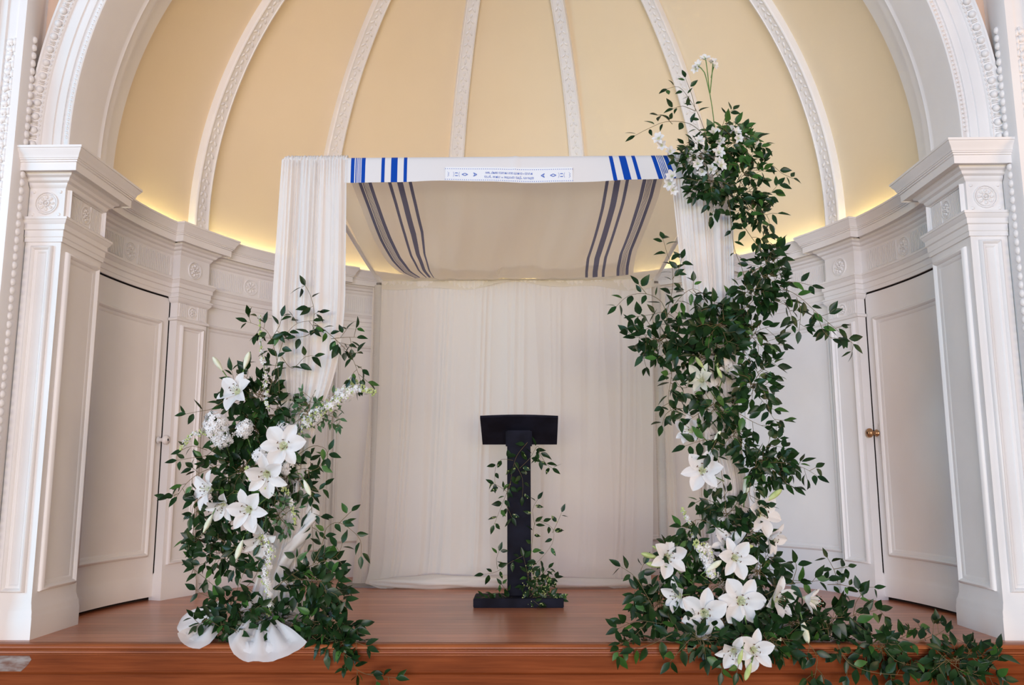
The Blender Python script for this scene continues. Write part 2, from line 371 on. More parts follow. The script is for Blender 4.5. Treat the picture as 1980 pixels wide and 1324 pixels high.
# ---- doors (curved leaves) with frame moulding and knob
for s_, nm, km in ((-1, 'door_1', M['paint']), (1, 'door_2', M['brass'])):
    mb = MB(); a0, a1 = -AEND + 0.9, -DEDGE - 0.25
    if s_ > 0: a0, a1 = -a1, -a0
    p = arc(RW + .004, a0, a1); zt = 1.935; zb = .022
    sweep(p, [(-.03, zb), (0.012, zb), (.012, .098), (.009, .104), (.009, .128), (.003, .142), (0, .165), (0, zt), (-.03, zt)], mb)
    n = len(p); o_ = offset(p, 0); i_ = offset(p, -.03)
    for k in (0, -1): mb.add([(o_[k].x, o_[k].y, zb), (i_[k].x, i_[k].y, zb), (i_[k].x, i_[k].y, zt), (o_[k].x, o_[k].y, zt)], [(0, 1, 2, 3)])
    d = struct(mb.build(nm, M['paint'], None, auto=35)); tag(d, ('curved white panelled door with a white painted knob on the left' if s_ < 0 else 'curved white panelled door with a brass knob on the right'), 'door')
    f2 = MB(); cm = cyl_map(RW + .004)
    e0, e1 = sorted((s_ * S(89.3), s_ * S(73.2))); frame(f2, cm, e0, e1, .268, 1.775)
    f2.build('panel_moulding', M['paint'], d, auto=50)
    kb = MB(); az = s_ * 72.1; x, y = pol(RW, az); n_ = Vector((-math.sin(R(az)), -math.cos(R(az)), 0)); c0 = Vector((x, y, 1.0 if s_ < 0 else 1.03))
    rr = [.022, .022, .012, .010, .012, .024, .030, .030, .022, .008]; dd = [0, .006, .008, .03, .04, .044, .052, .062, .072, .076]
    kb.tube([c0 + n_ * q for q in dd], rr, 14)
    kb.build('door_knob', km, d)
    if s_ > 0:
        pb = MB(); frame(pb, cm, S(72.35) - .0, S(73.1), .90, 1.09, prof=[(0, 0), (0, .003), (.004, .003), (.004, 0), (.009, .001)]); pb.build('lock_plate', M['paint'], d)

# ---- dome, cove light, ribs
ZC = 2.50; RD = 2.375
mb = MB(); rows = []
for i in range(49):
    el = -3.2 + (90 + 3.2) * i / 48; rows.append([(RD * math.cos(R(el)) * math.sin(R(a)), YC + RD * math.cos(R(el)) * math.cos(R(a)), ZC + RD * math.sin(R(el))) for a in [-91 + 182 * j / 96 for j in range(97)]])
mb.grid(rows); struct(mb.build('ceiling', M['dome'], None))
mb = MB()
cur = -83
for c in RIBAZ + [86.3]:
    e = c - HB
    mb.tube([(*pol(2.335, cur + (e - cur) * i / 24), 2.376) for i in range(25)], .006, 6); cur = c + HB
cove = struct(mb.build('trim_3', M['glow'], None))
RIBP = [(-.072, -.02), (-.072, .052), (-.066, .060), (-.056, .062), (-.052, .056), (-.034, .052), (.034, .052), (.052, .056), (.056, .062), (.066, .060), (.072, .052), (.072, -.02)]
for k, c in enumerate(RIBAZ):
    mb = MB(); a = R(c); rad = Vector((math.sin(a), math.cos(a), 0)); tg = Vector((math.cos(a), -math.sin(a), 0)); rows = []; N_ = 60
    for i in range(N_ + 1):
        el = R(-3 + 90 * i / N_); taper = 1.0 - 0.45 * i / N_
        d = rad * math.cos(el) + Vector((0, 0, math.sin(el))); rows.append([Vector((0, YC, ZC)) + d * (RD - h) + tg * w * taper for w, h in RIBP])
    mb.grid(rows); rib = struct(mb.build('trim_%d' % (4 + k), M['paint'], None, auto=45))
    g = MB(); nb = 74; rr_ = random.Random(k)
    for i in range(nb):
        el = R(-1 + 84 * i / nb); tp = 1.0 - 0.45 * i / nb
        d = rad * math.cos(el) + Vector((0, 0, math.sin(el))); t = -rad * math.sin(el) + Vector((0, 0, math.cos(el)))
        c0 = Vector((0, YC, ZC)) + d * (RD - .052)
        for w in ((-1, 1) if i % 2 else (0,)):
            rot = Matrix((tg, t, d)).transposed() @ Matrix.Rotation(w * .7 + rr_.uniform(-.2, .2), 3, 'Z')
            g.ball(c0 + tg * w * .020 * tp, .012 * tp, .022, .0055, nu=6, nv=4, rot=rot)
        if i % 3 == 0: g.ball(c0 + tg * rr_.choice((-1, 1)) * .034 * tp + t * .012, .0045, nu=5, nv=3)
    g.build('carved_garland', M['paint'], rib)

# ---- arch in front of the dome
ZA = 2.495
def arch_pt(r, a, y):     # a 0..180 ; below the spring line it runs straight down
    if a < 0: return (r, y, ZA + a)
    if a > 180: return (-r, y, ZA - (a - 180))
    return (r * math.cos(R(a)), y, ZA + r * math.sin(R(a)))
AA = [-.095] + [180 * i / 120 for i in range(121)] + [180.095]
ARCH = [(2.366, 4.760), (2.345, 4.745), (2.338, 4.60), (2.318, 4.595), (2.306, 4.580), (2.306, 4.565), (2.300, 4.56), (2.300, 4.50), (2.294, 4.495), (2.288, 4.485), (2.296, 4.470), (2.297, 4.46), (2.297, 4.195),
        (2.300, 4.182), (2.306, 4.178), (2.312, 4.182), (2.334, 4.194), (2.344, 4.192), (2.346, 4.182), (2.352, 4.180), (2.383, 4.180), (2.386, 4.172), (2.436, 4.168), (2.440, 4.158), (2.446, 4.154), (2.452, 4.160), (2.455, 4.158), (2.488, 4.138), (2.492, 4.130), (2.502, 4.128), (2.505, 4.132), (2.505, 4.23)]
mb = MB(); mb.grid([[arch_pt(r, a, y) for a in AA] for r, y in ARCH]); arch = struct(mb.build('trim_10', M['paint'], None, auto=35))
eg = MB(); bd = MB()
ne = 104
for i in range(-1, ne + 1):
    a = (i + .5) * 180 / ne; r = 2.472; p = Vector(arch_pt(r, max(a, 0) if a > 0 else 0, 4.148)); 
    if a < 0 or a > 180: p.z = ZA - .04; 
    ra = Vector((math.cos(R(a)), 0, math.sin(R(a)))); ta = Vector((-math.sin(R(a)), 0, math.cos(R(a)))); rot = Matrix((ra, ta, Vector((0, -1, 0)))).transposed()
    eg.ball(p, .019, .021, .018, nu=8, nv=6, rot=rot)
    for q in (-1, 1): eg.ball(p + ta * q * .029, .019, .0035, .013, nu=5, nv=4, rot=rot)
    eg.ball(p + ta * .0375 - ra * .002, .017, .002, .016, nu=4, nv=4, rot=rot)
nb = 300
for i in range(nb):
    a = (i + .5) * 180 / nb; ra = Vector((math.cos(R(a)), 0, math.sin(R(a)))); ta = Vector((-math.sin(R(a)), 0, math.cos(R(a))))
    rot = Matrix((ra, ta, Vector((0, -1, 0)))).transposed() @ Matrix.Rotation(.6, 3, 'Z')
    bd.ball(Vector((0, 0, ZA)) + ra * 2.318 + Vector((0, 4.184, 0)), .008, .013, .008, nu=5, nv=4, rot=rot)
    rot2 = Matrix((ra, ta, Vector((0, -1, 0)))).transposed()
    bd.ball(Vector((0, 0, ZA)) + ra * 2.446 + Vector((0, 4.154, 0)), .005, .009, .005, nu=5, nv=3, rot=rot2)
eg.build('egg_and_dart', M['paint'], arch); bd.build('bead_course', M['paint'], arch)
# spandrel wall above the arch, and the tall piers with beads and leaves
mb = MB(); rows = [[], []]
for a in AA:
    p = arch_pt(2.49, a, 4.20); rows[0].append(p); aa = min(max(a, 0), 180)
    cx_, cz_ = math.cos(R(aa)), math.sin(R(aa)); k = min(2.7 / max(abs(cx_), 1e-6), 2.9 / max(cz_, 1e-6)); rows[1].append((cx_ * k, 4.20, ZA + cz_ * k if a == aa else p[2]))
mb.grid(rows); struct(mb.build('wall_front', M['peach'], None))
for s_, k in ((-1, 11), (1, 12)):
    mb = MB(); x0 = 2.486
    prof = [(x0, 4.32), (x0, 4.20), (x0 + .004, 4.19), (x0 + .004, 4.175), (x0, 4.165), (x0, 4.045), (x0 + .006, 4.03), (x0 + .045, 4.03), (x0 + .05, 4.04), (x0 + .10, 4.04), (x0 + .105, 4.03), (x0 + .14, 4.03), (x0 + .15, 4.0), (x0 + .9, 4.0)]
    mb.grid([[(s_ * x, y, -.6), (s_ * x, y, 5.4)] for x, y in prof]); pier = struct(mb.build('trim_%d' % k, M['paint'], None, auto=30))
    g = MB(); z = 1.2; rr_ = random.Random(k)
    while z < 4.6:
        if z < 3.0:
            for q in range(3):
                g.ball((s_ * (x0 + .055 + .016 * q), 4.038, z + rr_.uniform(-.01, .01)), .013, .010, .020, nu=6, nv=4)
        g.ball((s_ * (x0 + .075), 4.036, z), .022, .012, .016, nu=6, nv=4) if z < 3.0 else None
        z += .042
    z = .3
    while z < 3.05:
        g.ball((s_ * (x0 - .002), 4.11, z), .014, .017, .020, nu=7, nv=5); z += .043
    g.build('carved_beads', M['paint'], pier)

# ------------------------------------------------------------------ floors and step
mb = MB(); mb.box(-3.6, 3.6, 4.125, 7.6, -.6, 0.0); struct(mb.build('floor', M['stage'], None, smooth=False))
mb = MB(); NP = [(4.13, 0.0), (4.09, 0.0), (4.078, -.003), (4.070, -.010), (4.070, -.018), (4.080, -.025), (4.096, -.027), (4.096, -.032), (4.090, -.034), (4.088, -.042), (4.096, -.048), (4.104, -.050), (4.104, -.054), (4.112, -.056), (4.13, -.056)]
mb.grid([[(x, y, z) for y, z in NP] for x in [-3.6 + 7.2 * i / 8 for i in range(9)]]); struct(mb.build('trim_13', M['nosing'], None, auto=50))
mb = MB(); mb.grid([[(x, y, z) for y, z in [(4.112, -.054), (4.112, -.131), (4.108, -.133), (4.105, -.136), (4.108, -.139), (4.118, -.141), (4.118, -.6)]] for x in (-3.6, 0, 3.6)])
struct(mb.build('trim_14', M['riser'], None, auto=30))
mb = MB(); zz = [-.058, -.128]; pts = [(-2.9, -.058), (-2.245, -.058), (-2.235, -.075), (-2.25, -.10), (-2.28, -.128), (-2.9, -.128)]
mb.add([(x, 4.111, z) for x, z in pts], [tuple(range(6))]); struct(mb.build('trim_15', M['worn'], None, smooth=False))
mb = MB(); mb.box(-6, 6, -5, 4.13, -.66, -.6); struct(mb.build('floor', M['hall'], None, smooth=False))

# wall sockets by the skirting
for s_, az in ((-1, -61.3), (1, 62.4)):
    mb = MB(); cm = cyl_map(RW - .016); s0 = S(az)
    frame(mb, cm, s0 - .055, s0 + .055, .02, .09, prof=[(0, 0), (0, .004), (.003, .006), (.034, .006)], k=1)
    o = mb.build('wall_socket', M['paint'], None, smooth=False)
    tag(o, 'white double wall socket low on the curved wall ' + ('behind the left floral column' if s_ < 0 else 'behind the right floral column'), 'socket')
    h = MB()
    for dx in (-.024, .024):
        for a in (-.006, .006): h.ball(cm(s0 + dx + a, .06, .006), .003, nu=5, nv=3)
        h.ball(cm(s0 + dx, .050, .006), .003, nu=5, nv=3)
    h.build('socket_holes', M['gap'], o)

# ------------------------------------------------------------------ canopy frame
FL, FR = Vector((-1.135, 4.45, 0)), Vector((1.135, 4.45, 0)); BL, BR = Vector((-1.035, 6.27, 0)), Vector((1.045, 6.27, 0)); ZF, ZB = 2.465, 2.215
cf = thing('wedding_canopy', 'white wedding canopy frame of four cloth-sleeved poles and slim cross bars on the stage', 'canopy', (0, 5.3, 0))
OFF = Vector((0, -5.3, 0))
def ruched(base, h, r, seed):
    mb = MB(); rr = random.Random(seed); rows = []; n = 18; nz = int(h / .0075)
    for i in range(nz + 1):
        z = h * i / nz; row = []
        for j in range(n):
            a = 2 * PI * j / n
            w = noise.noise(Vector((math.cos(a) * 1.3, math.sin(a) * 1.3, z * 62 + seed * 9))) * .35 + .65 * math.sin(z * 330 + 1.5 * math.sin(a * 2 + z * 9))
            q = r * (1 + .10 * w); row.append(base + OFF + Vector((q * math.cos(a), q * math.sin(a), z)))
        rows.append(row)
    mb.grid(rows, close=True); return mb
for i, (b_, h_, r_) in enumerate(((FL, ZF, .030), (FR, ZF, .032), (BL, ZB, .032), (BR, ZB, .032))):
    mb = MB(); mb.tube([b_ + OFF + Vector((0, 0, .005)), b_ + OFF + Vector((0, 0, h_ - .01))], .02, 12); pole = mb.build('pole', M['steel'], cf)
    ruched(b_ + Vector((0, 0, .01)), h_ - .04, r_, i).build('pole_sleeve', M['cream'] if i > 1 else M['sheer'], pole)
    mb = MB(); w = .155 if i > 1 else .10; c = b_ + OFF
    if i > 1: c = c + Vector((0.02 if i == 2 else -.02, 0.02, 0))
    mb.box(c.x - w * 1.3, c.x + w * 1.3, c.y - w, c.y + w, 0.0, .008); mb.build('base_plate', M['steel'], cf, smooth=False)
for a, b, za, zb in ((FL, FR, ZF, ZF), (BL, BR, ZB, ZB), (FL, BL, ZF, ZB), (FR, BR, ZF, ZB)):
    mb = MB(); mb.tube([a + OFF + Vector((0, 0, za)), b + OFF + Vector((0, 0, zb))], .014, 10); mb.build('cross_bar', M['paint'], cf)

# ------------------------------------------------------------------ canopy cloths
def lerp(a, b, t): return a + (b - a) * t
def interp(xs, ys, x):
    if x <= xs[0]: return ys[0] + (ys[1] - ys[0]) * (x - xs[0]) / (xs[1] - xs[0])
    for i in range(len(xs) - 1):
        if x <= xs[i + 1]: return lerp(ys[i], ys[i + 1], (x - xs[i]) / (xs[i + 1] - xs[i]))
    return ys[-1] + (ys[-1] - ys[-2]) * (x - xs[-1]) / (xs[-1] - xs[-2])
def sag(t, X):
    y = 4.45 + t * 1.82; z = ZF - .015 - (ZF - ZB) * t - .085 * 4 * t * (1 - t) * max(0, 1 - (X / 1.25) ** 2)
    return y, z
def fold(u, t):
    return (.014 * math.sin(u * 9 + 1.5 * t) + .040 * noise.noise(Vector((u * 4.2 + t, t * 1.2, 1.7)))) * math.sin(PI * min(1, t)) ** .5 + .026 * noise.noise(Vector((u * 11 + t * 1.5, t * 1.1, 4.2))) * (0.4 + t) + .012 * math.exp(-((u - .02 - .05 * t) / .02) ** 2) * t
# striped shawl; u is the position along the front bar in metres
def U(px): return -.877 + (px - 679) * .002815
ST = [(679, 686), (688, 690), (691.3, 692.6), (694, 695.3), (696.7, 698), (699.5, 707), (738, 744.6), (756.6, 769), (781, 787.6),
      (1175, 1182), (1194, 1207), (1218, 1225), (1256, 1264), (1266, 1267.5), (1269, 1270.5), (1272, 1273.5), (1275, 1276.5), (1279, 1287)]
us = {U(664), U(1300)}
for a, b in ST: us.add(U(a)); us.add(U(b))
gaps = sorted(us); full = []
for a, b in zip(gaps[:-1], gaps[1:]):
    n = max(1, int((b - a) / .02)); full += [a + (b - a) * i / n for i in range(n)]
full.append(gaps[-1]); isb = lambda u: any(U(a) < u < U(b) for a, b in ST)
Ks = [U(679), U(787), U(1177), U(1289)]
# where those four stripe lines run on the hanging part (x by depth)
TT = [0, .22, .45, .66, .82, .90]
XK = [[-.877, -.865, -.86, -.84, -.80, -.735], [-.573, -.575, -.585, -.615, -.615, -.60], [.525, .52, .505, .49, .50, .51], [.815, .825, .815, .80, .81, .825]]
def shX(u, t): return interp(Ks, [interp(TT, x, t) for x in XK], u)
shawl = tag(bpy.data.objects.new('prayer_shawl', None), 'white prayer shawl with blue stripes folded over the front bar of the canopy', 'shawl'); C.objects.link(shawl)
rows = []; NT = 40
for i in range(NT + 1):
    t = .90 * i / NT; row = []
    for u in full:
        X = shX(u, t); y, z = sag(t, X); row.append((X, y, z + fold(u, t) * min(1, .35 + (.90 - t) * 4) - .004))
    rows.append(row)
mb = MB(); mb.grid(rows, mcol=lambda i, j: 1 if isb((full[j] + full[j + 1]) / 2) else 0)
mb.build('canopy_panel', [M['shawl_under'], M['blue_under']], shawl)
rows = []; flapz = lambda u: ZF + .018 - (.148 + .012 * math.sin(PI * min(1, max(0, (u + .9) / 1.75))) + .006 * math.sin(u * 5))
for k, (dy, q) in enumerate([(.03, -.02), (.015, .0), (0, .006), (-.016, .004), (-.03, .0)] + [(-.036, .12), (-.038, .24), (-.040, .36), (-.041, .48), (-.042, .6), (-.043, .72), (-.044, .84), (-.045, .93), (-.045, 1.0)]):
    row = []
    for u in full:
        if k < 5: z = ZF + .018 - abs(dy) * .35 + (0 if k != 4 else 0)
        else: z = lerp(ZF + .008, flapz(u), q)
        sh = max(0, (u - .2) / .65) * .045 * max(0, q) if q > 0 else 0
        bul = .007 * math.sin(u * 7.3 + 1) * max(0, q) + .004 * math.sin(u * 19) * max(0, q) - (.010 * math.exp(-((u - .012) / .012) ** 2) * max(0, 1 - q))
        row.append((u + sh, 4.45 + dy - .004 + bul, z))
    rows.append(row)
mb = MB(); mb.grid(rows, mcol=lambda i, j: 1 if isb((full[j] + full[j + 1]) / 2) else 0)
flap = mb.build('front_flap', [M['shawl'], M['blue']], shawl)
def flap_pt(px, py, lift=.003):
    u = U(px); q = min(1.0, max(0, (py - 303) / 52)); z = lerp(ZF + .008, flapz(u), q); sh = max(0, (u - .2) / .65) * .045 * q
    bul = .007 * math.sin(u * 7.3 + 1) * q + .004 * math.sin(u * 19) * q - (.010 * math.exp(-((u - .012) / .012) ** 2) * (1 - q))
    return (u + sh * 0, 4.45 - .045 - .004 + bul - lift, z)
band = MB(); n = 60
band.grid([[flap_pt(862 + 243 * i / n, y, .0015) for i in range(n + 1)] for y in (326.5, 333, 340, 347, 354.3)])
bo = band.build('neckband', M['silver'], shawl)
em = MB()
for yy in (330.2, 352.3):
    for i in range(61):
        x = 862 + 243 * i / 60; a = .9
        em.add([flap_pt(x - a, yy - .6), flap_pt(x + a, yy - .6), flap_pt(x + a * .5, yy + .8), flap_pt(x - a * .5, yy + .8)], [(0, 1, 2, 3)])
def quad(pts): em.add([flap_pt(*p) for p in pts], [tuple(range(len(pts)))])
def stroke(pts, w=.5):
    for (xa, ya), (xb, yb) in zip(pts[:-1], pts[1:]):
        dx, dy = xb - xa, yb - ya; l = math.hypot(dx, dy) or 1; nx, ny = -dy / l * w, dx / l * w
        quad([(xa + nx, ya + ny), (xb + nx, yb + ny), (xb - nx, yb - ny), (xa - nx, ya - ny)])
for c, sgn in ((983.5, -1), (983.5, 1)):
    for off, kind in ((100.5, 'lens'), (84.5, 'dia'), (65, 'tri'), (116, 'curl')):
        x = c + sgn * off; y = 341.5
        if kind == 'lens':
            quad([(x - 3.2, y - 2), (x - 2, y - 3.6), (x + 2, y - 3.6), (x + 3.2, y - 2)]); quad([(x - 3.2, y + 2), (x + 3.2, y + 2), (x + 2, y + 3.6), (x - 2, y + 3.6)])
            stroke([(x - 6, y - 5), (x - 4.5, y), (x - 6, y + 5)], .25); stroke([(x + 6, y - 5), (x + 4.5, y), (x + 6, y + 5)], .25)
        elif kind == 'dia':
            stroke([(x - 5.5, y), (x, y - 2.4), (x + 5.5, y), (x, y + 2.4), (x - 5.5, y)], .7)
        elif kind == 'tri':
            s2 = -sgn; stroke([(x - 3 * s2, y - 3.5), (x + 3.5 * s2, y), (x - 3 * s2, y + 3.5)], .8); stroke([(x - 3 * s2, y - 3.5), (x - .5 * s2, y), (x - 3 * s2, y + 3.5)], .5)
        else: stroke([(x - 1.5, y - 5), (x + 1.5, y - 2), (x - 1, y), (x + 1.5, y + 2), (x - 1.5, y + 5)], .25)
em.build('blue_border', M['embroid'], bo)
for k, (txt, py, w) in enumerate((('ברוך אתה יי אלהינו מלך העולם', 345.8, 94), ('אשר קדשנו במצותיו וצונו להתעטף בציצית', 337.6, 90))):
    cu = bpy.data.curves.new('t', 'FONT'); cu.body = txt[::-1]; cu.size = 1; cu.align_x = 'CENTER'; cu.align_y = 'CENTER'; cu.resolution_u = 2; cu.offset = .012
    to = bpy.data.objects.new('t', cu); C.objects.link(to); bpy.context.view_layer.update()
    me = bpy.data.meshes.new_from_object(to.evaluated_get(bpy.context.evaluated_depsgraph_get())); bpy.data.objects.remove(to)
    if not me.vertices: continue
    xs = [v.co.x for v in me.vertices]; ys = [v.co.y for v in me.vertices]; sx = w / (max(xs) - min(xs)); cx = (max(xs) + min(xs)) / 2; cyy = (max(ys) + min(ys)) / 2; sy = 6.2 / (max(ys) - min(ys))
    for v in me.vertices:
        p = flap_pt(983.5 - (v.co.x - cx) * sx, py + (v.co.y - cyy) * sy, .0035); v.co = p
    me.materials.append(M['embroid']); lo = bpy.data.objects.new('lettering', me); C.objects.link(lo); lo.parent = bo
# lining cloth above the shawl
rows = []
for i in range(44):
    t = i / 39; row = []
    for j in range(61):
        s = j / 60; tc = min(1, t); X = lerp(lerp(-1.10, -1.0, tc), lerp(1.10, 1.02, tc), s); y, z = sag(tc, X)
        z += .020 + (fold(X, tc) + .006 * math.sin(s * 40)) * min(1, (1.0 - tc) * 8)
        if t > 1: y = 6.205 - .03 * (t - 1) * 10 - .008 * math.sin(s * 33); z = ZB + .012 - (t - 1) * (.72 + .22 * math.sin(s * 9) + .16 * math.sin(s * 21 + 1)); 
        row.append((X, y, z))
    rows.append(row)
mb = MB(); mb.grid(rows)
def bare(i, j):      # the shawl itself closes the middle of the canopy
    return 1 < i < 29 and shX(U(679), i / 39) + .03 < rows[i][j][0] and rows[i][j + 1][0] < shX(U(1289), i / 39) - .03
mb.f = [f for k, f in enumerate(mb.f) if not bare(k // 60, k % 60)]; mb.m = [0] * len(mb.f)
tag(mb.build('canopy_lining', M['lining'], None), 'cream sheer cloth lining the canopy edges and hanging over the back bar', 'cloth')

# ------------------------------------------------------------------ hanging drapes
def drape(L, Rr, yb, amp, nf, seed, mat_, NZ=70, NU=150, gather=True, puddle=0.0, name='curtain'):
    """L,Rr: lists of (z, x) of the two edges from top down"""
    rr = random.Random(seed); zs = [z for z, _ in L][::-1]; lx = [x for _, x in L][::-1]; rx = [x for _, x in Rr][::-1]; z1, z0 = L[0][0], L[-1][0]
    ph = [rr.uniform(0, 6.3) for _ in range(6)]; rows = []
    for i in range(NZ + 1):
        q = i / NZ; z = lerp(z1, z0, q); a, b = (sum(interp(zs, lx, z + dz) for dz in (-.12, -.06, 0, .06, .12)) / 5, sum(interp(zs, rx, z + dz) for dz in (-.12, -.06, 0, .06, .12)) / 5); row = []
        for j in range(NU + 1):
            u = j / NU; uu = u + .012 * math.sin(u * nf * 2 + ph[0] + q * 1.2) + .010 * math.sin(u * 7 + ph[4] + 2 * q)
            w0 = noise.noise(Vector((uu * nf * .55, q * .7, seed * 3.7))); w1 = noise.noise(Vector((uu * nf * 1.3, q * .5, seed * 5.1))); w2 = noise.noise(Vector((uu * nf * 3.1, q * .9, seed * 1.3)))
            f = 1.7 * w0 + 1.3 * (abs(w1) * 2 - .5) + .16 * w2
            A = amp * (.6 + .4 * min(1, q * 2.2))
            if gather: f += .4 * math.sin(u * nf * 5 * PI) * max(0, 1 - q * 12)
            y = yb + A * f
            zz = z
            if puddle and z < puddle:
                k = (puddle - z) / puddle; y -= k * k * .10 + k * .03 * math.sin(u * 17 + ph[5]); zz = z + .02 * k * (1 + math.sin(u * 31 + ph[2]))
            row.append((lerp(a, b, u), y, max(.004, zz)))
        rows.append(row)
    mb = MB(); mb.grid(rows); return mb
mb = drape([(2.20, -1.00), (1.2, -1.01), (.3, -1.03), (0, -1.05)], [(2.20, 1.0), (1.2, .985), (.3, .96), (0, .93)], 6.19, .013, 23, 3, M['cream'], NU=520, NZ=90, puddle=.16)
curt = tag(mb.build('back_curtain', M['cream'], None), 'wide pleated cream curtain hanging behind the lectern from the back bar', 'curtain')
hd = MB(); rows = []
for i in range(7):
    z = ZB - .015 - .045 * i / 6; rows.append([(lerp(-1.0, 1.0, j / 300), 6.245 - .012 * math.sin(PI * i / 6) - .006 * math.sin(j * 1.9 + 2 * math.sin(j * .37)), z) for j in range(301)])
hd.grid(rows); hd.build('gathered_heading', M['cream'], curt)
mb = drape([(2.18, -1.09), (1.2, -1.10), (.4, -1.16), (0, -1.19)], [(2.18, -1.05), (1.2, -1.05), (.4, -1.07), (0, -1.08)], 6.33, .010, 3, 5, M['cream'], NU=40)
tag(mb.build('side_curtain', M['cream'], None), 'narrow cream sheer strip hanging just left of the back left pole', 'curtain')
mb = drape([(2.18, 1.06), (1.2, 1.07), (.4, 1.08), (0, 1.09)], [(2.18, 1.12), (1.2, 1.15), (.4, 1.17), (0, 1.19)], 6.33, .010, 3, 6, M['cream'], NU=40)
tag(mb.build('side_curtain', M['cream'], None), 'narrow cream sheer strip hanging just right of the back right pole', 'curtain')
# bunched hem on the floor
def crumple(name, mat_, pts, rad, label, cat, seed, flat=.6, top=True, amp=.25, freq=9):
    """soft rolled cloth following a 3D line"""
    mb = MB(); pts = [Vector(p) for p in pts]; rows = []; n = 26; m_ = max(24, 10 * len(pts)); rr = Vector((seed * 3.1, seed * 1.7, 0))
    def P(t):
        k = t * (len(pts) - 1); i = min(int(k), len(pts) - 2); a = k - i
        p0, p1, p2, p3 = pts[max(i - 1, 0)], pts[i], pts[i + 1], pts[min(i + 2, len(pts) - 1)]
        return .5 * ((2 * p1) + (p2 - p0) * a + (2 * p0 - 5 * p1 + 4 * p2 - p3) * a * a + (3 * p1 - 3 * p2 + p3 - p0) * a ** 3)
    def RR(t):
        k = t * (len(rad) - 1); i = min(int(k), len(rad) - 2); return lerp(rad[i], rad[i + 1], k - i)
    for i in range(m_ + 1):
        t = i / m_; p = P(t); tg_ = (P(min(1, t + .02)) - P(max(0, t - .02))).normalized(); a = tg_.cross(Vector((0, 0, 1)))
        a = a.normalized() if a.length > .05 else Vector((1, 0, 0)); b = a.cross(tg_).normalized(); row = []
        for j in range(n):
            th = 2 * PI * j / n; q = RR(t); nn = noise.noise(Vector((math.cos(th) * 1.5, math.sin(th) * 1.5, t * freq)) + rr)
            q *= 1 + amp * nn + amp * .5 * math.sin(th * 4 + t * 14 + seed)
            row.append(p + a * math.cos(th) * q + b * math.sin(th) * q * flat)
        rows.append(row)
    mb.grid(rows, close=True)
    return mb
mb = crumple('', None, [(-1.02, 6.12, .04), (-.7, 6.06, .045), (-.35, 6.07, .05), (0, 6.06, .045), (.35, 6.08, .04), (.95, 6.10, .04)], [.03, .06, .075, .07, .07, .06, .05, .03], '', '', 4, .55)
mb.build('bunched_hem', M['cream'], curt)

# front left: wide sheer fall gathered at the top, tied in above the flowers, loose on the floor
def front_drape(label, L, Rr, y, seed, nf, hang):
    t_ = thing('front_drape', label, 'drape', (0, 0, 0), 'sheer drapes at the front poles')
    drape(L, Rr, y, .022, nf * 1.5, seed, None, NZ=90, NU=220).build('fall', M['sheer'], t_)
    a, b = L[0][1], Rr[0][1]; mb = MB(); rows = []
    for i in range(19):      # sleeve scrunched round the bar
        th = -PI * .15 + 2 * PI * i / 18
        rows.append([(lerp(a, b, j / 90), 4.445 + (.030 + .004 * math.sin(j * 1.7 + 2 * math.sin(j * .31)) + .004 * math.sin(i * 1.3 + j * .8)) * math.cos(th), ZF + (.030 + .004 * math.sin(j * 1.7 + 2 * math.sin(j * .31))) * math.sin(th) * (min(1, .25 + j / 6) if a < 0 else min(1, .25 + (90 - j) / 6))) for j in range(91)])
    mb.grid(rows); mb.build('gathered_sleeve', M['sheer'], t_)
    return t_
fl_ = front_drape('white sheer drape gathered over the left end of the front bar', [(2.46, -1.255), (1.6, -1.275), (1.25, -1.22), (1.0, -1.185), (.5, -1.21), (.3, -1.29), (0.02, -1.36)],
                  [(2.46, -.90), (1.6, -.885), (1.25, -.93), (1.0, -1.04), (.5, -1.05), (.3, -1.07), (0.02, -1.02)], 4.41, 11, 6, 0)
fr_ = front_drape('white sheer drape gathered over the right end of the front bar', [(2.46, .845), (1.6, .905), (1.1, .93), (.85, 1.06), (.45, 1.06), (0.02, .98)],
                  [(2.46, 1.185), (1.6, 1.165), (1.1, 1.16), (.85, 1.175), (.45, 1.21), (0.02, 1.24)], 4.41, 12, 6, 0)
crumple('', None, [(-1.04, 4.40, .66), (-1.00, 4.34, .60), (-1.03, 4.32, .50), (-1.12, 4.35, .38), (-1.17, 4.38, .25)], [.02, .035, .04, .04, .03], '', '', 8, .7).build('loose_tail', M['sheer'], fl_)
# puddled cloth lobes
def lobe(name, label, c, rx, ry, rz, rotz, seed, tilt=0, parent=None, droop=0.0, sharp=.18):
    mb = MB(); rows = []; nu, nv = 64, 26; c = Vector(c); E_ = Euler((0, tilt, rotz)).to_matrix()
    for i in range(nv + 1):
        th = PI * i / nv; row = []
        for j in range(nu):
            a = 2 * PI * j / nu; d = Vector((math.sin(th) * math.cos(a), math.sin(th) * math.sin(a), math.cos(th)))
            w = 1 + sharp * noise.noise(d * 1.6 + Vector((seed, 0, 0))) * 2 + .06 * math.sin(6 * d.x + 9 * d.y + seed) * (1 - abs(d.z) * .3) + .05 * abs(noise.noise(d * 4.5 + Vector((0, seed, 0)))) 
            p = E_ @ Vector((d.x * rx * w, d.y * ry * w, d.z * rz * w)); q = c + p
            if droop:
                over = max(0, 4.09 - q.y); q.z -= droop * over
            q.z = max(q.z, .004 if q.y > 4.10 else (.004 if q.y > 4.06 else -.5)); row.append(q)
        rows.append(row)
    mb.grid(rows, close=True)
    return mb
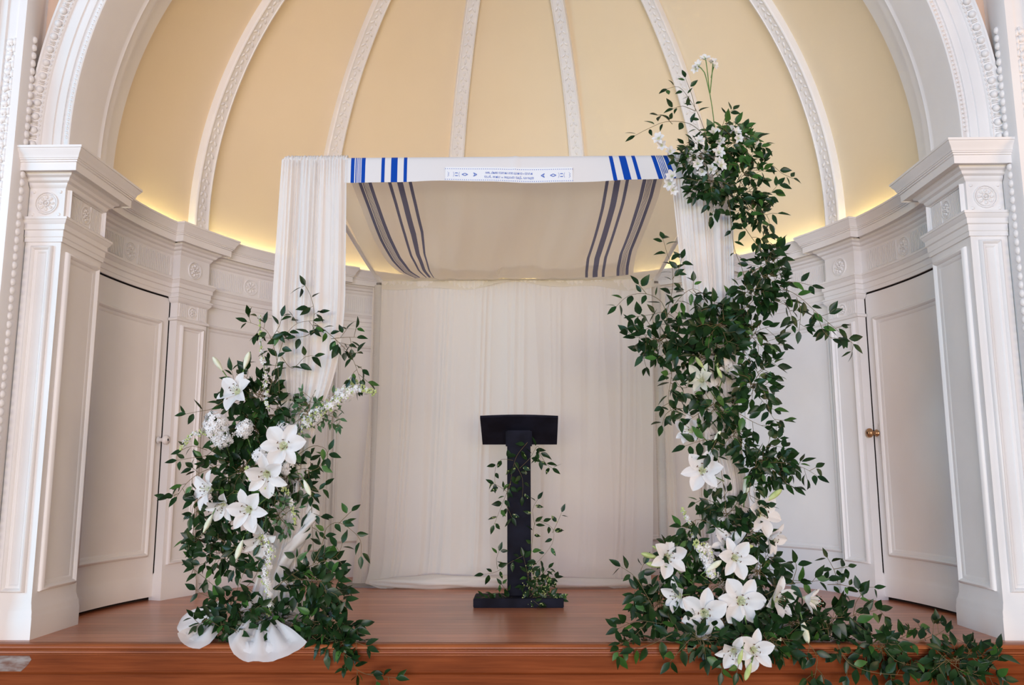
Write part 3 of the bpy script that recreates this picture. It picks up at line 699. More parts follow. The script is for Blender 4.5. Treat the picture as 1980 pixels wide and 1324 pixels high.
def cloth_end(outline, apex, thick, seed, folds, Y=None, sheet=3, drop=None):
    """loose sheer cloth: nested gathered shells fanning from a gather point over an outline (x, y, z points)"""
    mb = MB(); ol = catmull([Vector(p) for p in outline], .02); ap = Vector(apex)
    for sh in range(sheet):
        k = 1 - sh * .17; rows = []; n = 22
        for i in range(n + 1):
            t = i / n; row = []
            for j, p in enumerate(ol):
                u = j / (len(ol) - 1); e = lerp(ap, p, k) if sh else p; q = lerp(ap, e, t)
                puff = thick * math.sin(PI * t ** .75) * (1 - .25 * sh) * (.75 + .4 * noise.noise(Vector((u * 3, t * 1.5, seed + sh))))
                fo = math.sin(u * folds * PI + seed + sh * 1.3 + 1.2 * t) * .018 * math.sin(PI * min(1, t * .95)) + .012 * noise.noise(Vector((u * 9, t * 2.5, seed * 2 + sh)))
                q = q + Vector((0, -.35 * puff, puff)) + Vector((0, -fo * .6, fo))
                if q.y > 4.075: q.z = max(q.z, .006 + .003 * sh)
                elif q.z < .0: q.y = min(q.y, 4.062 - .004 * sh)
                row.append(q)
            rows.append(row)
        mb.grid(rows)
    return mb
GRP = 'loose drape ends on the stage'
t_ = thing('tulle_puddle', 'white tulle end folded double on the stage edge, far left of the left flowers', 'cloth', (0, 0, 0), GRP)
def zz(px, py, z): p = atz(px, py, z); return (p.x, p.y, p.z)
cloth_end([zz(425, 1176, .05), zz(395, 1172, .06), zz(362, 1186, .04), zz(343, 1210, .02), zz(350, 1222, .01), zz(382, 1226, .01), zz(420, 1222, .01)], at(436, 1208, 4.28), .085, 1.0, 4).build('upper_fold', M['sheer'], t_)
cloth_end([tuple(at(343, 1224, 4.06)), tuple(at(349, 1238, 4.055)), tuple(at(374, 1256, 4.05)), tuple(at(398, 1247, 4.05)), tuple(at(424, 1222, 4.10))], at(428, 1210, 4.25), .035, 2.0, 3).build('lower_fold', M['tulle'], t_)
t_ = thing('tulle_puddle', 'white tulle pouch hanging over the stage nosing under the left flowers', 'cloth', (0, 0, 0), GRP)
cloth_end([tuple(at(441, 1232, 4.08)), tuple(at(446, 1255, 4.04)), tuple(at(462, 1272, 4.03)), tuple(at(500, 1279, 4.02)), tuple(at(545, 1272, 4.02)), tuple(at(578, 1258, 4.04)), tuple(at(594, 1244, 4.06))], at(505, 1205, 4.24), .06, 3.0, 7, sheet=3).build('pouch', M['tulle'], t_)
cloth_end([zz(450, 1230, .01), zz(440, 1205, .02), zz(470, 1160, .10), zz(520, 1140, .14), zz(570, 1155, .10), zz(612, 1190, .03), zz(618, 1222, .01)], at(520, 1215, 4.20), .05, 4.0, 9).build('heap', M['tulle'], t_)
t_ = thing('tulle_puddle', 'pale sheer cloth heaped on the boards round the foot of the right pole', 'cloth', (0, 0, 0), GRP)
lobe('', '', (1.22, 4.42, .07), .20, .14, .11, .3, 3.3).build('heap', M['sheer'], t_)
cloth_end([zz(1470, 1235, .01), zz(1530, 1215, .01), zz(1548, 1205, .02), zz(1530, 1180, .05), zz(1490, 1170, .10)], at(1450, 1200, 4.35), .05, 6.0, 5).build('tail', M['sheer'], t_)

# ------------------------------------------------------------------ lectern
lc = thing('lectern', 'slim black wooden lectern with tilted top and flat base at the stage centre', 'lectern', (.017, 5.3, 0))
o_ = Vector((-.017, -5.3, 0))
def bevbox(x0, x1, y0, y1, z0, z1, name, parent, m_=M['black'], bev=.004):
    mb = MB(); mb.box(x0 + o_.x, x1 + o_.x, y0 + o_.y, y1 + o_.y, z0, z1); ob = mb.build(name, m_, parent, smooth=False)
    bm = bmesh.new(); bm.from_mesh(ob.data); bmesh.ops.bevel(bm, geom=bm.edges[:], offset=bev, segments=2, affect='EDGES'); bm.to_mesh(ob.data); bm.free(); return ob
bevbox(-.249, .283, 5.19, 5.44, 0, .052, 'base', lc)
bevbox(-.051, .094, 5.32, 5.45, .052, 1.045, 'column', lc, bev=.003)
mb = MB(); rows = []
F0, F1, B0, B1 = Vector((-.216, 5.25, 1.118)), Vector((.264, 5.25, 1.116)), Vector((-.212, 5.50, .964)), Vector((.264, 5.50, .963)); nrm_ = (F1 - F0).cross(B0 - F0).normalized() * .016
if nrm_.z < 0: nrm_ = -nrm_
n = 14
def dp(s, t, k):
    p = lerp(lerp(F0, F1, s), lerp(B0, B1, s), t) + nrm_ * k + Vector((0, 0, .007 * math.sin(PI * s) * (1 - t))); return p + o_
ring = [(0, 0), (1, 0), (1, 1), (0, 1)]
mb.grid([[dp(i / n, t, k) for t, k in ring] for i in range(n + 1)], close=True)
mb.add([dp(0, t, k) for t, k in ring], [(0, 1, 2, 3)]); mb.add([dp(1, t, k) for t, k in ring], [(3, 2, 1, 0)])
mb.build('desk_top', M['black'], lc, smooth=False)
for x in (-.060, .094):
    mb = MB(); ys = [(5.33, 1.04), (5.33, .95), (5.44, .95), (5.44, .985)]; mb.add([(x + dx + o_.x, y + o_.y, z) for dx in (0, .009) for y, z in ys], [(0, 1, 2, 3), (7, 6, 5, 4), (0, 4, 5, 1), (1, 5, 6, 2), (2, 6, 7, 3), (3, 7, 4, 0)]); mb.build('bracket', M['black'], lc, smooth=False)

# ------------------------------------------------------------------ greenery
def leaf(mb, p, d, nrm, ln, wd, mi, rr):
    d = d.normalized(); s = d.cross(nrm); s = s.normalized() if s.length > 1e-3 else d.orthogonal().normalized(); n = s.cross(d).normalized()
    bend = rr.uniform(-.25, .55); cup = rr.uniform(.1, .45); prof = [(0, .03), (.12, .55), (.32, .98), (.52, .92), (.74, .58), (.9, .22), (1.0, .0)]; rows = []
    for t, w in prof:
        c = p + d * ln * t - n * ln * bend * t * t * .5; h = wd * w * .5
        rows.append([c - s * h + n * h * cup, c, c + s * h + n * h * cup])
    mb.grid(rows, mi)
def rv(rr): return Vector((rr.gauss(0, 1), rr.gauss(0, 1), rr.gauss(0, 1))).normalized()
def twig(lf, st, p, d, ln, n, size, rr, mi, rad=.0012):
    d = d.normalized(); pts = [p]; q = p.copy(); dd = d.copy()
    for k in range(n):
        dd = (dd + Vector((0, 0, -.10)) + rv(rr) * .22).normalized(); q = q + dd * ln / n; pts.append(q.copy())
        side = dd.cross(rv(rr)).normalized(); ld = (dd * rr.uniform(.3, .9) + side * rr.uniform(.6, 1.0) + Vector((0, 0, -.25))).normalized()
        nm = (Vector((0, -.75, .55)) + rv(rr) * .75).normalized(); sz = size * rr.uniform(.65, 1.15); b = q + ld * .006
        leaf(lf, b, ld, nm, sz, sz * rr.uniform(.40, .56), mi if rr.random() > .12 else 1, rr)
    nm = (Vector((0, -.7, .5)) + rv(rr) * .7).normalized(); leaf(lf, q, dd, nm, size * rr.uniform(.7, 1.1), size * .45, mi, rr)
    st.tube(pts, rad, 4, caps=False)
LINES = []
def spray(name, label, lines, Y, width=.05, size=.052, dens=1.0, seed=0, mats=None, cat='foliage', group=None, dj=.03, stemr=.0018, leafmi=0, skip=0.0, berries=0):
    """lines: pixel polylines of the stems; Y depth of the spray"""
    size *= 1.22; rr = random.Random(seed * 131 + 5); lf, st = MB(), MB(); be = MB(); first = None
    for ln in lines:
        yy = Y + rr.uniform(-dj, dj); pts = []
        for k, q in enumerate(ln):
            dpt = q[2] if len(q) > 2 else yy + rr.uniform(-dj, dj) * .6
            pts.append(at(q[0], q[1], dpt))
        if first is None: first = pts[0].copy()
        path = catmull(pts); st.tube(path, [lerp(stemr, stemr * .5, i / len(path)) for i in range(len(path))], 5, caps=False)
        acc = 0; L_ = 0; tot = sum((b - a).length for a, b in zip(path[:-1], path[1:])); nxt = tot * skip + .01; side = 1
        for a, b in zip(path[:-1], path[1:]):
            acc += (b - a).length
            while acc > nxt:
                nxt += rr.uniform(.030, .046) / dens; t = (b - a).normalized(); ax = (t.cross(Vector((0, 1, 0)))); ax = ax.normalized() if ax.length > .05 else Vector((1, 0, 0)); side = -side
                d = (ax * side * rr.uniform(.7, 1.2) + t * rr.uniform(.2, .8) + Vector((0, rr.uniform(-.7, .4), -.2))).normalized()
                if rr.random() < .55 and width > .035: twig(lf, st, b.copy(), d, width * rr.uniform(.5, 1.3), rr.choice((1, 2, 2, 3)), size, rr, leafmi)
                else:
                    nm = (Vector((0, -.75, .55)) + rv(rr) * .7).normalized(); sz = size * rr.uniform(.7, 1.15); leaf(lf, b + d * .008, d, nm, sz, sz * rr.uniform(.42, .56), leafmi if rr.random() > .12 else 1, rr)
                if berries and rr.random() < berries:
                    for _ in range(5): be.ball(b + d * rr.uniform(.01, .05) + rv(rr) * .008, .0035, nu=5, nv=3)
        t = (path[-1] - path[-3]).normalized(); leaf(lf, path[-1], t, Vector((0, -.8, .5)), size, size * .45, leafmi, rr)
    root = thing(name, label, cat, tuple(first), group or ('bunches of dark greenery' if 'bunch' in name else 'leafy vine sprays'))
    for b_, nm, mm in ((lf, 'leaves', [M['leaf'], M['leaf_light'], M['leaf_grey']]), (st, 'stem', M['stem']), (be, 'berries', M['green_bud'])):
        if b_.f:
            vv = []
            for x, y, z in b_.v:
                if z < .006:
                    if y > 4.085: z = .006 + abs(x * 7 % .008)
                    else: y = min(y, 4.062)
                vv.append((x - first.x, y - first.y, z - first.z))
            b_.v = vv; b_.build(nm, mm, root)
    return root
def bush(name, label, cx, cy, rx, ry, n, Y, seed, size=.055, dj=.10, leafmi=0, a0=0, a1=360, width=.05, floor=None, dens=1.2):
    rr = random.Random(seed * 17 + 3); lines = []
    for k in range(n):
        a = R(lerp(a0, a1, (k + rr.uniform(0, .9)) / n)); q = rr.uniform(.55, 1.0); y0 = Y + rr.uniform(-dj, dj) * .3; y1 = Y + rr.uniform(-dj, dj)
        ex, ey = cx + rx * q * math.cos(a), cy - ry * q * math.sin(a)
        lines.append([(cx + rr.uniform(-.1, .1) * rx, cy + rr.uniform(-.1, .1) * ry, y0), ((cx + ex) / 2 + rr.uniform(-6, 6), (cy + ey) / 2 - 4, (y0 + y1) / 2), (ex, ey, y1)])
    return spray(name, label, lines, Y, width, size, dens, seed, leafmi=leafmi, dj=0)

# ------------------------------------------------------------------ flowers
def petal_mesh(ln, wd, curl, mi_tip=0, throat=True, ruffle=.04, seed=0, cupw=.35):
    mb = MB(); rows = []; n = 10; m_ = 6; rr = random.Random(seed)
    prof = [(0, .16), (.1, .26), (.22, .50), (.36, .80), (.5, .97), (.62, 1.0), (.74, .88), (.85, .62), (.94, .30), (1.0, .03)]
    # the midline rises as a trumpet, opens, then rolls back at the tip
    x = z = 0.0; ang = R(78); last = 0
    mid = []
    for i, (t, w) in enumerate(prof):
        dl = (t - last) * ln; last = t; ang_t = lerp(R(74), R(74 - curl), t ** .8); x += math.cos(ang_t) * dl; z += math.sin(ang_t) * dl
        mid.append((x + .004, z, ang_t, w))
    ph = rr.uniform(0, 6)
    for i, (x, z, a, w) in enumerate(mid):
        row = []
        for j in range(m_ + 1):
            s_ = j / m_ * 2 - 1; y = s_ * wd * .5 * w; lift = cupw * abs(s_) ** 1.6 * wd * .5 * w + ruffle * wd * math.sin(s_ * 5 + i * 1.3 + ph) * abs(s_) * (i / 9)
            lift -= .10 * wd * w * max(0, 1 - abs(s_) * 5)     # midrib groove
            row.append((x - math.sin(a) * lift, y, z + math.cos(a) * lift))
        rows.append(row)
    mb.grid(rows, mcol=lambda i, j: 1 if (i < 2 and throat) else 0)
    return mb
def make_flower(kind, ln, wd, curl, st_len, anther, seed, npet=6):
    """prototype looking along +Z; returns the list of (name, object, local matrix)"""
    parts = []
    pm = [petal_mesh(ln, wd * (1.0 if k else .74), curl + (0 if k else 10), seed=seed + k).build('petal', [M['petal' if kind != 'cream' else 'cream_petal'], M['throat']]) for k in range(2)]
    rr = random.Random(seed)
    for k in range(npet):
        base = pm[(k + 1) % 2]; o = base if k == 1 else (pm[1] if k == 0 else base.copy())
        if k == 0: o = pm[1]
        elif k == 1: o = pm[0]
        else: C.objects.link(o)
        tilt = Matrix.Rotation(R(rr.uniform(-10, 9)), 4, 'Y'); o.matrix_basis = Matrix.Rotation(R(60 * k + rr.uniform(-7, 7)), 4, 'Z') @ tilt @ Matrix.Scale(rr.uniform(.93, 1.05), 4)
        parts.append(o)
    if st_len:
        sm = MB(); pts = [(0.002, 0, .005), (.008, 0, st_len * .5), (.022, 0, st_len)]; sm.tube([Vector(p) for p in pts], .0011, 5, 0)
        if anther: sm.ball((.023, 0, st_len), .0022, .0065, .0022, 1, 6, 4)
        s0 = sm.build('stamen', [M['throat'], anther or M['throat']])
        for k in range(6):
            o = s0 if k == 0 else s0.copy()
            if k: C.objects.link(o)
            o.matrix_basis = Matrix.Rotation(R(60 * k + 25), 4, 'Z') @ Matrix.Rotation(R(rr.uniform(-8, 8)), 4, 'Y'); parts.append(o)
        pb = MB(); pb.tube([Vector((0, 0, 0)), Vector((.002, 0, st_len * .7)), Vector((.006, .002, st_len * 1.12))], .0016, 6); pb.ball((.006, .002, st_len * 1.13), .004, .004, .003, nu=6, nv=4)
        parts.append(pb.build('pistil', [M['throat']]))
    return parts
PROTO = {}
def proto(key):
    if key not in PROTO:
        PROTO[key] = {'lily': lambda: make_flower('white', .122, .070, 76, .062, M['anther'], 3), 'lily_flat': lambda: make_flower('white', .120, .078, 92, .05, M['anther'], 21),
                      'lily_cup': lambda: make_flower('white', .122, .064, 52, .07, M['anther'], 5), 'lily_cream': lambda: make_flower('cream', .118, .050, 55, .06, None, 8),
                      'lily_red': lambda: make_flower('white', .105, .048, 34, .100, M['red_anther'], 9),
                      'astro': lambda: make_flower('white', .042, .024, 48, .022, None, 13), 'astro2': lambda: make_flower('white', .040, .026, 66, .018, None, 17)}[key]()
        for o in PROTO[key]: o.hide_render = False
        PROTO[key] = (PROTO[key], [False])
    return PROTO[key]
def place_flower(key, name, label, cat, px, py, Y, dpx, face, roll=0, group=None, stalk=None, base=.20):
    parts, used = proto(key); c = at(px, py, Y); d = Vector((face[0], -1, face[1])).normalized() if len(face) == 2 else Vector(face).normalized()
    scale = dpx * Y / FPX / base * (1.06 if name == 'lily' else 1); rot = d.to_track_quat('Z', 'Y').to_matrix().to_4x4() @ Matrix.Rotation(R(roll), 4, 'Z')
    root = thing(name, label, cat, tuple(c - d * .03 * scale), group); root.rotation_euler = rot.to_euler(); root.scale = (scale,) * 3
    for o in parts:
        q = o if not used[0] else o.copy()
        if used[0]: C.objects.link(q)
        ml = o.matrix_basis.copy(); q.parent = root; q.matrix_basis = ml
    used[0] = True
    if stalk:
        s_ = MB(); inv = (Matrix.Translation(root.location) @ rot @ Matrix.Scale(scale, 4)).inverted(); e = at(*stalk) if len(stalk) == 3 else at(stalk[0], stalk[1], Y + .06)
        p0 = root.location; pts = catmull([p0, p0 - d * .03 + (e - p0) * .2, lerp(p0, e, .6) + Vector((0, .01, 0)), e]); s_.tube([inv @ p for p in pts], .0032 / scale, 6); s_.build('stalk', M['stalk'], root)
    return root
# lilies of the left group: x, y, depth, width in the photo, facing, roll
LG, RG = 'open lilies in the left flowers', 'open lilies in the right flowers'
LIL = [
 ('lily', 'upper white lily of the left flowers, half hidden by small leaves', 458, 756, 4.28, 74, (-.35, .35), 20, LG, (520, 830)),
 ('lily_flat', 'largest white lily of the left flowers, wide open and facing front', 548, 862, 4.20, 80, (.15, .1), 8, LG, (530, 930)),
 ('lily', 'white lily directly below the largest left one, drooping a little', 515, 917, 4.20, 80, (.05, -.35), 36, LG, (530, 950)),
 ('lily', 'white lily at the left edge of the left flowers, turned to the left', 402, 946, 4.26, 72, (-.9, .05), 12, LG, (470, 950)),
 ('lily_cup', 'greyish white lily hanging down beside the leftmost one', 431, 975, 4.24, 66, (-.2, -.8), 0, LG, (480, 940)),
 ('lily', 'white lily in the lower middle of the left flowers with open throat', 480, 985, 4.18, 78, (-.1, -.05), 50, LG, (520, 960)),
 ('lily_cup', 'lowest white lily of the left flowers, its petals curling sideways', 504, 1040, 4.24, 74, (.15, -.75), 30, LG, (520, 980)),
 ('lily_cream', 'cream lily high on the right flowers, turned up to the left', 1356, 735, 4.28, 68, (-.6, .2), 10, RG, (1400, 790)),
 ('lily_cup', 'small white lily beside the cream one, opening up to the right', 1406, 718, 4.30, 52, (.45, .7), 0, RG, (1385, 800)),
 ('lily_cup', 'pale lily on the left edge of the right flowers, facing left', 1335, 832, 4.30, 60, (-1.0, .15), 25, RG, (1390, 870)),
 ('lily', 'single white lily midway down the right flowers against the pale wall', 1358, 908, 4.24, 76, (-.2, .1), 5, RG, (1400, 930)),
 ('lily', 'white lily facing right just under the large green bud', 1468, 992, 4.24, 82, (.6, .15), 40, RG, (1420, 1040)),
 ('lily_cup', 'white trumpet lily nodding right with its stamens showing', 1490, 1040, 4.26, 62, (.9, -.5), 0, RG, (1440, 1040)),
 ('lily', 'white lily beside the pair of pale green buds, left of the right base', 1290, 1076, 4.22, 72, (.25, .15), 15, RG, (1350, 1140)),
 ('lily_cup', 'white lily turned upward above its twin over the right base', 1408, 1052, 4.26, 70, (-.2, .75), 20, RG, (1420, 1130)),
 ('lily', 'white lily just below the upturned one, petals hanging open', 1421, 1078, 4.18, 72, (.05, .1), 48, RG, (1420, 1150)),
 ('lily_flat', 'broad white lily at the heart of the right base, the left one of two', 1363, 1187, 4.14, 82, (-.15, 0), 25, RG, (1400, 1180)),
 ('lily_flat', 'broad white lily at the heart of the right base, the right one of two', 1434, 1162, 4.14, 80, (0, .1), 0, RG, (1420, 1190)),
 ('lily_cup', 'white lily seen side on, right of the two broad ones', 1500, 1158, 4.16, 76, (.55, .1), 10, RG, (1440, 1180)),
 ('lily_cup', 'white lily in profile facing left with long bare stamens', 1312, 1152, 4.20, 62, (-1.3, -.1), 30, RG, (1370, 1150)),
 ('lily', 'star shaped white lily overhanging the stage edge', 1457, 1256, 3.98, 72, (.05, .1), 12, RG, (1440, 1190, 4.12)),
 ('lily_cup', 'white lily at the stage edge turned down to the left under a dark leaf', 1418, 1258, 3.99, 66, (-.3, -.35), 0, RG, (1430, 1200, 4.12)),
 ('lily_red', 'half open white lily with dark red anthers pointing right', 1562, 1158, 4.14, 64, (1.2, -.35), 0, RG, (1500, 1145)),
]
for key, lab, x, y, Y, dpx, face, roll, grp, stk in LIL:
    place_flower(key, 'lily', lab, 'flower', x, y, Y, dpx, face, roll, grp, (stk[0], stk[1], stk[2] if len(stk) > 2 else Y + .10))
AST = [(1271, 264, 26, -.4, .1, 'pointing left off the bar, upper'), (1279, 280, 26, -.2, -.2, 'pointing left off the bar, lower'), (1297, 290, 22, .1, .1, 'beside the blue stripes'), (1382, 252, 27, 0, .4, 'topmost in the cluster'),
       (1394, 270, 24, .2, 0, 'just below the topmost in the cluster'), (1366, 290, 28, -.1, .1, 'left of the centre'), (1393, 291, 27, .1, .1, 'right of the centre'), (1390, 311, 24, 0, -.1, 'under the centre'),
       (1340, 298, 26, -.3, 0, 'over the drape top'), (1349, 316, 26, -.2, -.3, 'low on the drape top'), (1375, 327, 25, -.1, -.3, 'drooping below the centre'), (1387, 337, 25, .1, -.6, 'lowest in the cluster'),
       (1399, 318, 24, .5, 0, 'right and below the centre'), (1358, 333, 24, -.2, -.5, 'lowest over the drape'), (1412, 246, 26, .3, .3, 'upper right of the cluster'), (1427, 252, 24, .4, .3, 'beside the bright leaves'),
       (1447, 268, 24, .5, 0, 'far right, inner'), (1468, 280, 24, .6, 0, 'far right, outer'), (1430, 266, 20, .1, -.2, 'between bright leaves'), (1297, 338, 28, -.4, 0, 'hanging below the bar, upper'),
       (1294, 355, 28, -.2, -.3, 'hanging below the bar, middle'), (1303, 368, 24, .2, -.4, 'hanging below the bar, lowest'), (1363, 107, 24, -.2, .8, 'at the very top of the tall stalk, middle'), (1378, 114, 24, .3, .7, 'at the very top of the tall stalk, right'),
       (1386, 124, 20, .8, .1, 'at the tip of the tall stalk, right and drooping'), (1349, 122, 22, -.6, .3, 'on the tall stalk, upper left'), (1343, 132, 20, -.8, -.2, 'on the tall stalk, lower left'), (1352, 268, 22, -.2, .2, 'left of the cluster, half hidden')]
for k, (x, y, d, fx, fz, w) in enumerate(AST):
    place_flower('astro' if k % 2 else 'astro2', 'alstroemeria', 'small white alstroemeria bloom ' + w, 'flower', x, y, 4.24 + .03 * (k % 3) - (.03 if y > 300 else 0), d, (fx, fz), k * 37, 'small white blooms at the top right corner', None, .070)
def bud(label, x, y, Y, lpx, ang, col='bud', stalk=None, open_=False):
    """lily bud; ang is the direction of its tip in the photo, degrees from right"""
    ln = lpx * Y / FPX; root = thing('lily_bud', label, 'flower bud', tuple(at(x, y, Y)), 'closed lily buds')
    d = Vector((math.cos(R(ang)), -.15, math.sin(R(ang)))).normalized(); q = d.to_track_quat('Z', 'Y'); root.rotation_euler = q.to_euler()
    mb = MB(); rows = []
    for i, (t, w) in enumerate([(-.5, .10), (-.44, .28), (-.3, .62), (-.1, .92), (.1, 1), (.28, .86), (.4, .58), (.47, .30), (.5, .06)]):
        rows.append([(ln * .15 * w * (1 + .10 * math.cos(3 * a)) * math.cos(a), ln * .15 * w * (1 + .10 * math.cos(3 * a)) * math.sin(a), t * ln + (.012 * math.cos(3 * a) if open_ and t > .45 else 0)) for a in [2 * PI * j / 18 for j in range(18)]])
    mb.grid(rows, close=True); mb.build('bud', M[col], root)
    s_ = MB(); e = at(*stalk) if stalk else Vector(root.location) - d * ln; inv = (Matrix.Translation(root.location) @ q.to_matrix().to_4x4()).inverted(); b = Vector(root.location) - d * ln * .49
    s_.tube([inv @ p for p in catmull([b, b - d * .03, e])], .0028, 6); s_.build('stalk', M['stalk'], root); return root
bud('pale lily bud leaning left above the left flowers', 421, 703, 4.30, 34, 125, 'bud', (445, 740, 4.32))
bud('pale upright lily bud above the upper left lily', 477, 697, 4.30, 36, 72, 'bud', (470, 740, 4.32))
bud('plump cream bud hanging on the right side of the left flowers', 594, 942, 4.22, 34, -62, 'bud', (575, 915, 4.26))
bud('opening bud with cream tip hanging at the left flowers lower left', 403, 1010, 4.22, 34, -112, 'bud', (415, 985, 4.26), True)
bud('long cream bud pointing down below the lowest left lily', 463, 1062, 4.20, 38, -105, 'bud', (480, 1030, 4.24))
bud('green lily bud just left above the cream lily', 1353, 701, 4.26, 28, 125, 'green_bud', (1370, 730, 4.3))
bud('green bud standing over the small upturned lily', 1386, 696, 4.27, 22, 100, 'green_bud', (1388, 730, 4.3))
bud('green bud hanging between the cream lily and the small upturned one', 1391, 720, 4.25, 24, -70, 'green_bud', (1385, 700, 4.3))
bud('small round white bud in the middle of the right column', 1387, 842, 4.24, 22, 55, 'bud', (1375, 862, 4.28))
bud('slim white bud standing right of the bare right pole', 1444, 940, 4.28, 46, 80, 'bud', (1438, 980, 4.32))
bud('big green bud tilted right above the right facing lily', 1497, 957, 4.24, 36, 38, 'green_bud', (1478, 985, 4.28))
bud('upper green bud of the pair at the far left of the right base', 1256, 1074, 4.22, 34, 165, 'green_bud', (1285, 1090, 4.25))
bud('lower green bud of the pair at the far left of the right base', 1266, 1092, 4.20, 34, 170, 'green_bud', (1290, 1098, 4.25))
bud('small green bud peeping over the white lily beside it, left of the right base', 1270, 1060, 4.25, 20, 150, 'green_bud', (1290, 1075, 4.28))
bud('stubby green bud right of the upturned lily', 1443, 1056, 4.18, 26, 2, 'green_bud', (1425, 1058, 4.22))
bud('plump white bud left of the hanging lily over the right base', 1380, 1094, 4.16, 36, 35, 'bud', (1368, 1120, 4.2))
bud('white bud pointing down right below the side on lily', 1497, 1222, 4.08, 38, -52, 'bud', (1480, 1195, 4.15))
bud('long pale bud hanging straight down at the right of the right base', 1557, 1220, 4.08, 44, -80, 'bud', (1548, 1190, 4.15))
bud('green bud beside the star shaped lily on the stage edge', 1432, 1270, 3.94, 28, -110, 'green_bud', (1440, 1250, 3.98))
bud('lowest green bud hanging down the riser', 1447, 1298, 3.94, 34, -115, 'green_bud', (1452, 1275, 3.98))

def floret(mb, c, n, s, rr):
    """a small ruffled four to five petalled floret"""
    n = n.normalized(); a = n.orthogonal().normalized(); b = n.cross(a); k = rr.choice((4, 5)); ph = rr.uniform(0, 6)
    for i in range(k):
        t = ph + 2 * PI * i / k; d = a * math.cos(t) + b * math.sin(t); e = n.cross(d)
        mb.grid([[c, c, c], [c + d * s * .5 - e * s * .32 + n * s * .15, c + d * s * .5 + n * s * .08, c + d * s * .5 + e * s * .32 + n * s * .15], [c + d * s - e * s * .30 + n * s * .1, c + d * s * 1.05, c + d * s + e * s * .30 - n * s * .1]])
def spike(label, line, Y, r0, r1, nfl, seed, green=.25, size=.011):
    rr = random.Random(seed); pts = catmull([at(x, y, Y + rr.uniform(-.01, .01)) for x, y in line]); o0 = pts[0].copy(); bl, gb, st = MB(), MB(), MB()
    for i in range(nfl):
        t = i / nfl; p = pts[min(len(pts) - 1, int((t + rr.uniform(-.04, .04)) % 1 * len(pts)))]; d = rv(rr); d.y = -abs(d.y) * .8; r = lerp(r0, r1, t) * rr.uniform(.3, 1.15); c = p + d * r
        if rr.random() < green or t > .86: gb.ball(c, .0045, .0045, .006, nu=6, nv=4)
        else: floret(bl, c, d, size * rr.uniform(.8, 1.25), rr)
        if i % 2 == 0: st.tube([p, lerp(p, c, .9)], .0009, 3, caps=False)
    st.tube(pts, .0022, 5); root = thing('stock_spike', label, 'flower', tuple(o0), 'long white stock spikes')
    for b_, nm, mm in ((bl, 'florets', M['petal']), (gb, 'green_buds', M['green_bud']), (st, 'stalk', M['stalk'])):
        if b_.f: b_.v = [(x - o0.x, y - o0.y, z - o0.z) for x, y, z in b_.v]; b_.build(nm, mm, root)
def cluster(label, x, y, Y, rpx, n, seed, size=.012):
    rr = random.Random(seed); c = at(x, y, Y); r = rpx * Y / FPX; bl, st = MB(), MB()
    for i in range(n):
        d = rv(rr); d.y = -abs(d.y); floret(bl, d * r * rr.uniform(.55, 1.12) + Vector((0, 0, rr.uniform(-.25, .2) * r)), (d + rv(rr) * .5), size * rr.uniform(.8, 1.3), rr)
        if i % 5 == 0: st.tube([Vector((0, .03, -.03)), d * r * .9], .0009, 3, caps=False)
    root = thing('stock_flower', label, 'flower', tuple(c), 'round white stock flowers'); bl.build('florets', M['petal'], root); st.tube([Vector((0, .02, -.02)), Vector((0.01, .08, -.09))], .0022, 5); st.build('stalk', M['stalk'], root)
cluster('large fluffy white blossom head at the upper left of the left flowers', 418, 822, 4.24, 24, 150, 1)
cluster('fluffy white blossom head tucked under the large one, more open', 432, 845, 4.26, 22, 90, 2)
cluster('compact round white blossom head left of the largest left lily', 473, 828, 4.20, 17, 90, 3)
cluster('small white blossom head just above the drooping left lily', 505, 880, 4.26, 15, 60, 4)
cluster('small white blossom head behind the top of the largest left lily', 548, 828, 4.30, 14, 50, 5)
cluster('faint white blossom head right of the drooping left lily', 552, 902, 4.28, 14, 50, 6)
spike('white blossom spike reaching far right from the left flowers', [(600, 812), (630, 790), (660, 770), (690, 752), (722, 758)], 4.24, .05, .016, 190, 11, .35, .012)
spike('second white blossom spike right behind the reaching one', [(590, 825), (620, 798), (650, 765), (688, 738)], 4.30, .05, .014, 150, 12, .4, .012)
spike('greenish blossom spike curving out left of the left flowers', [(420, 838), (395, 835), (370, 842), (350, 868)], 4.24, .03, .008, 90, 13, .6)
spike('thin upright blossom spike rising beside the left drape', [(516, 790), (512, 720), (506, 680), (503, 640), (503, 612)], 4.30, .018, .006, 80, 14, .45)
spike('white blossom spike trailing straight down under the left lilies', [(512, 1040), (522, 1075), (514, 1110), (520, 1150), (522, 1185)], 4.22, .035, .012, 190, 15, .3)
spike('small white blossom spike between the left lilies', [(505, 940), (488, 925), (478, 905)], 4.22, .025, .012, 60, 16, .5)
spike('green tipped blossom spike hanging under the plump cream bud', [(545, 940), (562, 965), (570, 1010)], 4.26, .022, .008, 70, 17, .6)
spike('faint white blossom spike left of the right column', [(1345, 1040), (1332, 1010), (1320, 985)], 4.28, .02, .008, 60, 18, .45)
spike('white blossom spike over the right base beside the plump white bud', [(1375, 1110), (1362, 1075), (1345, 1050)], 4.18, .035, .015, 140, 19, .2, .013)
spike('second white blossom spike over the right base, nearer the star lily', [(1372, 1095), (1372, 1068), (1362, 1052)], 4.2, .03, .015, 90, 20, .2, .013)

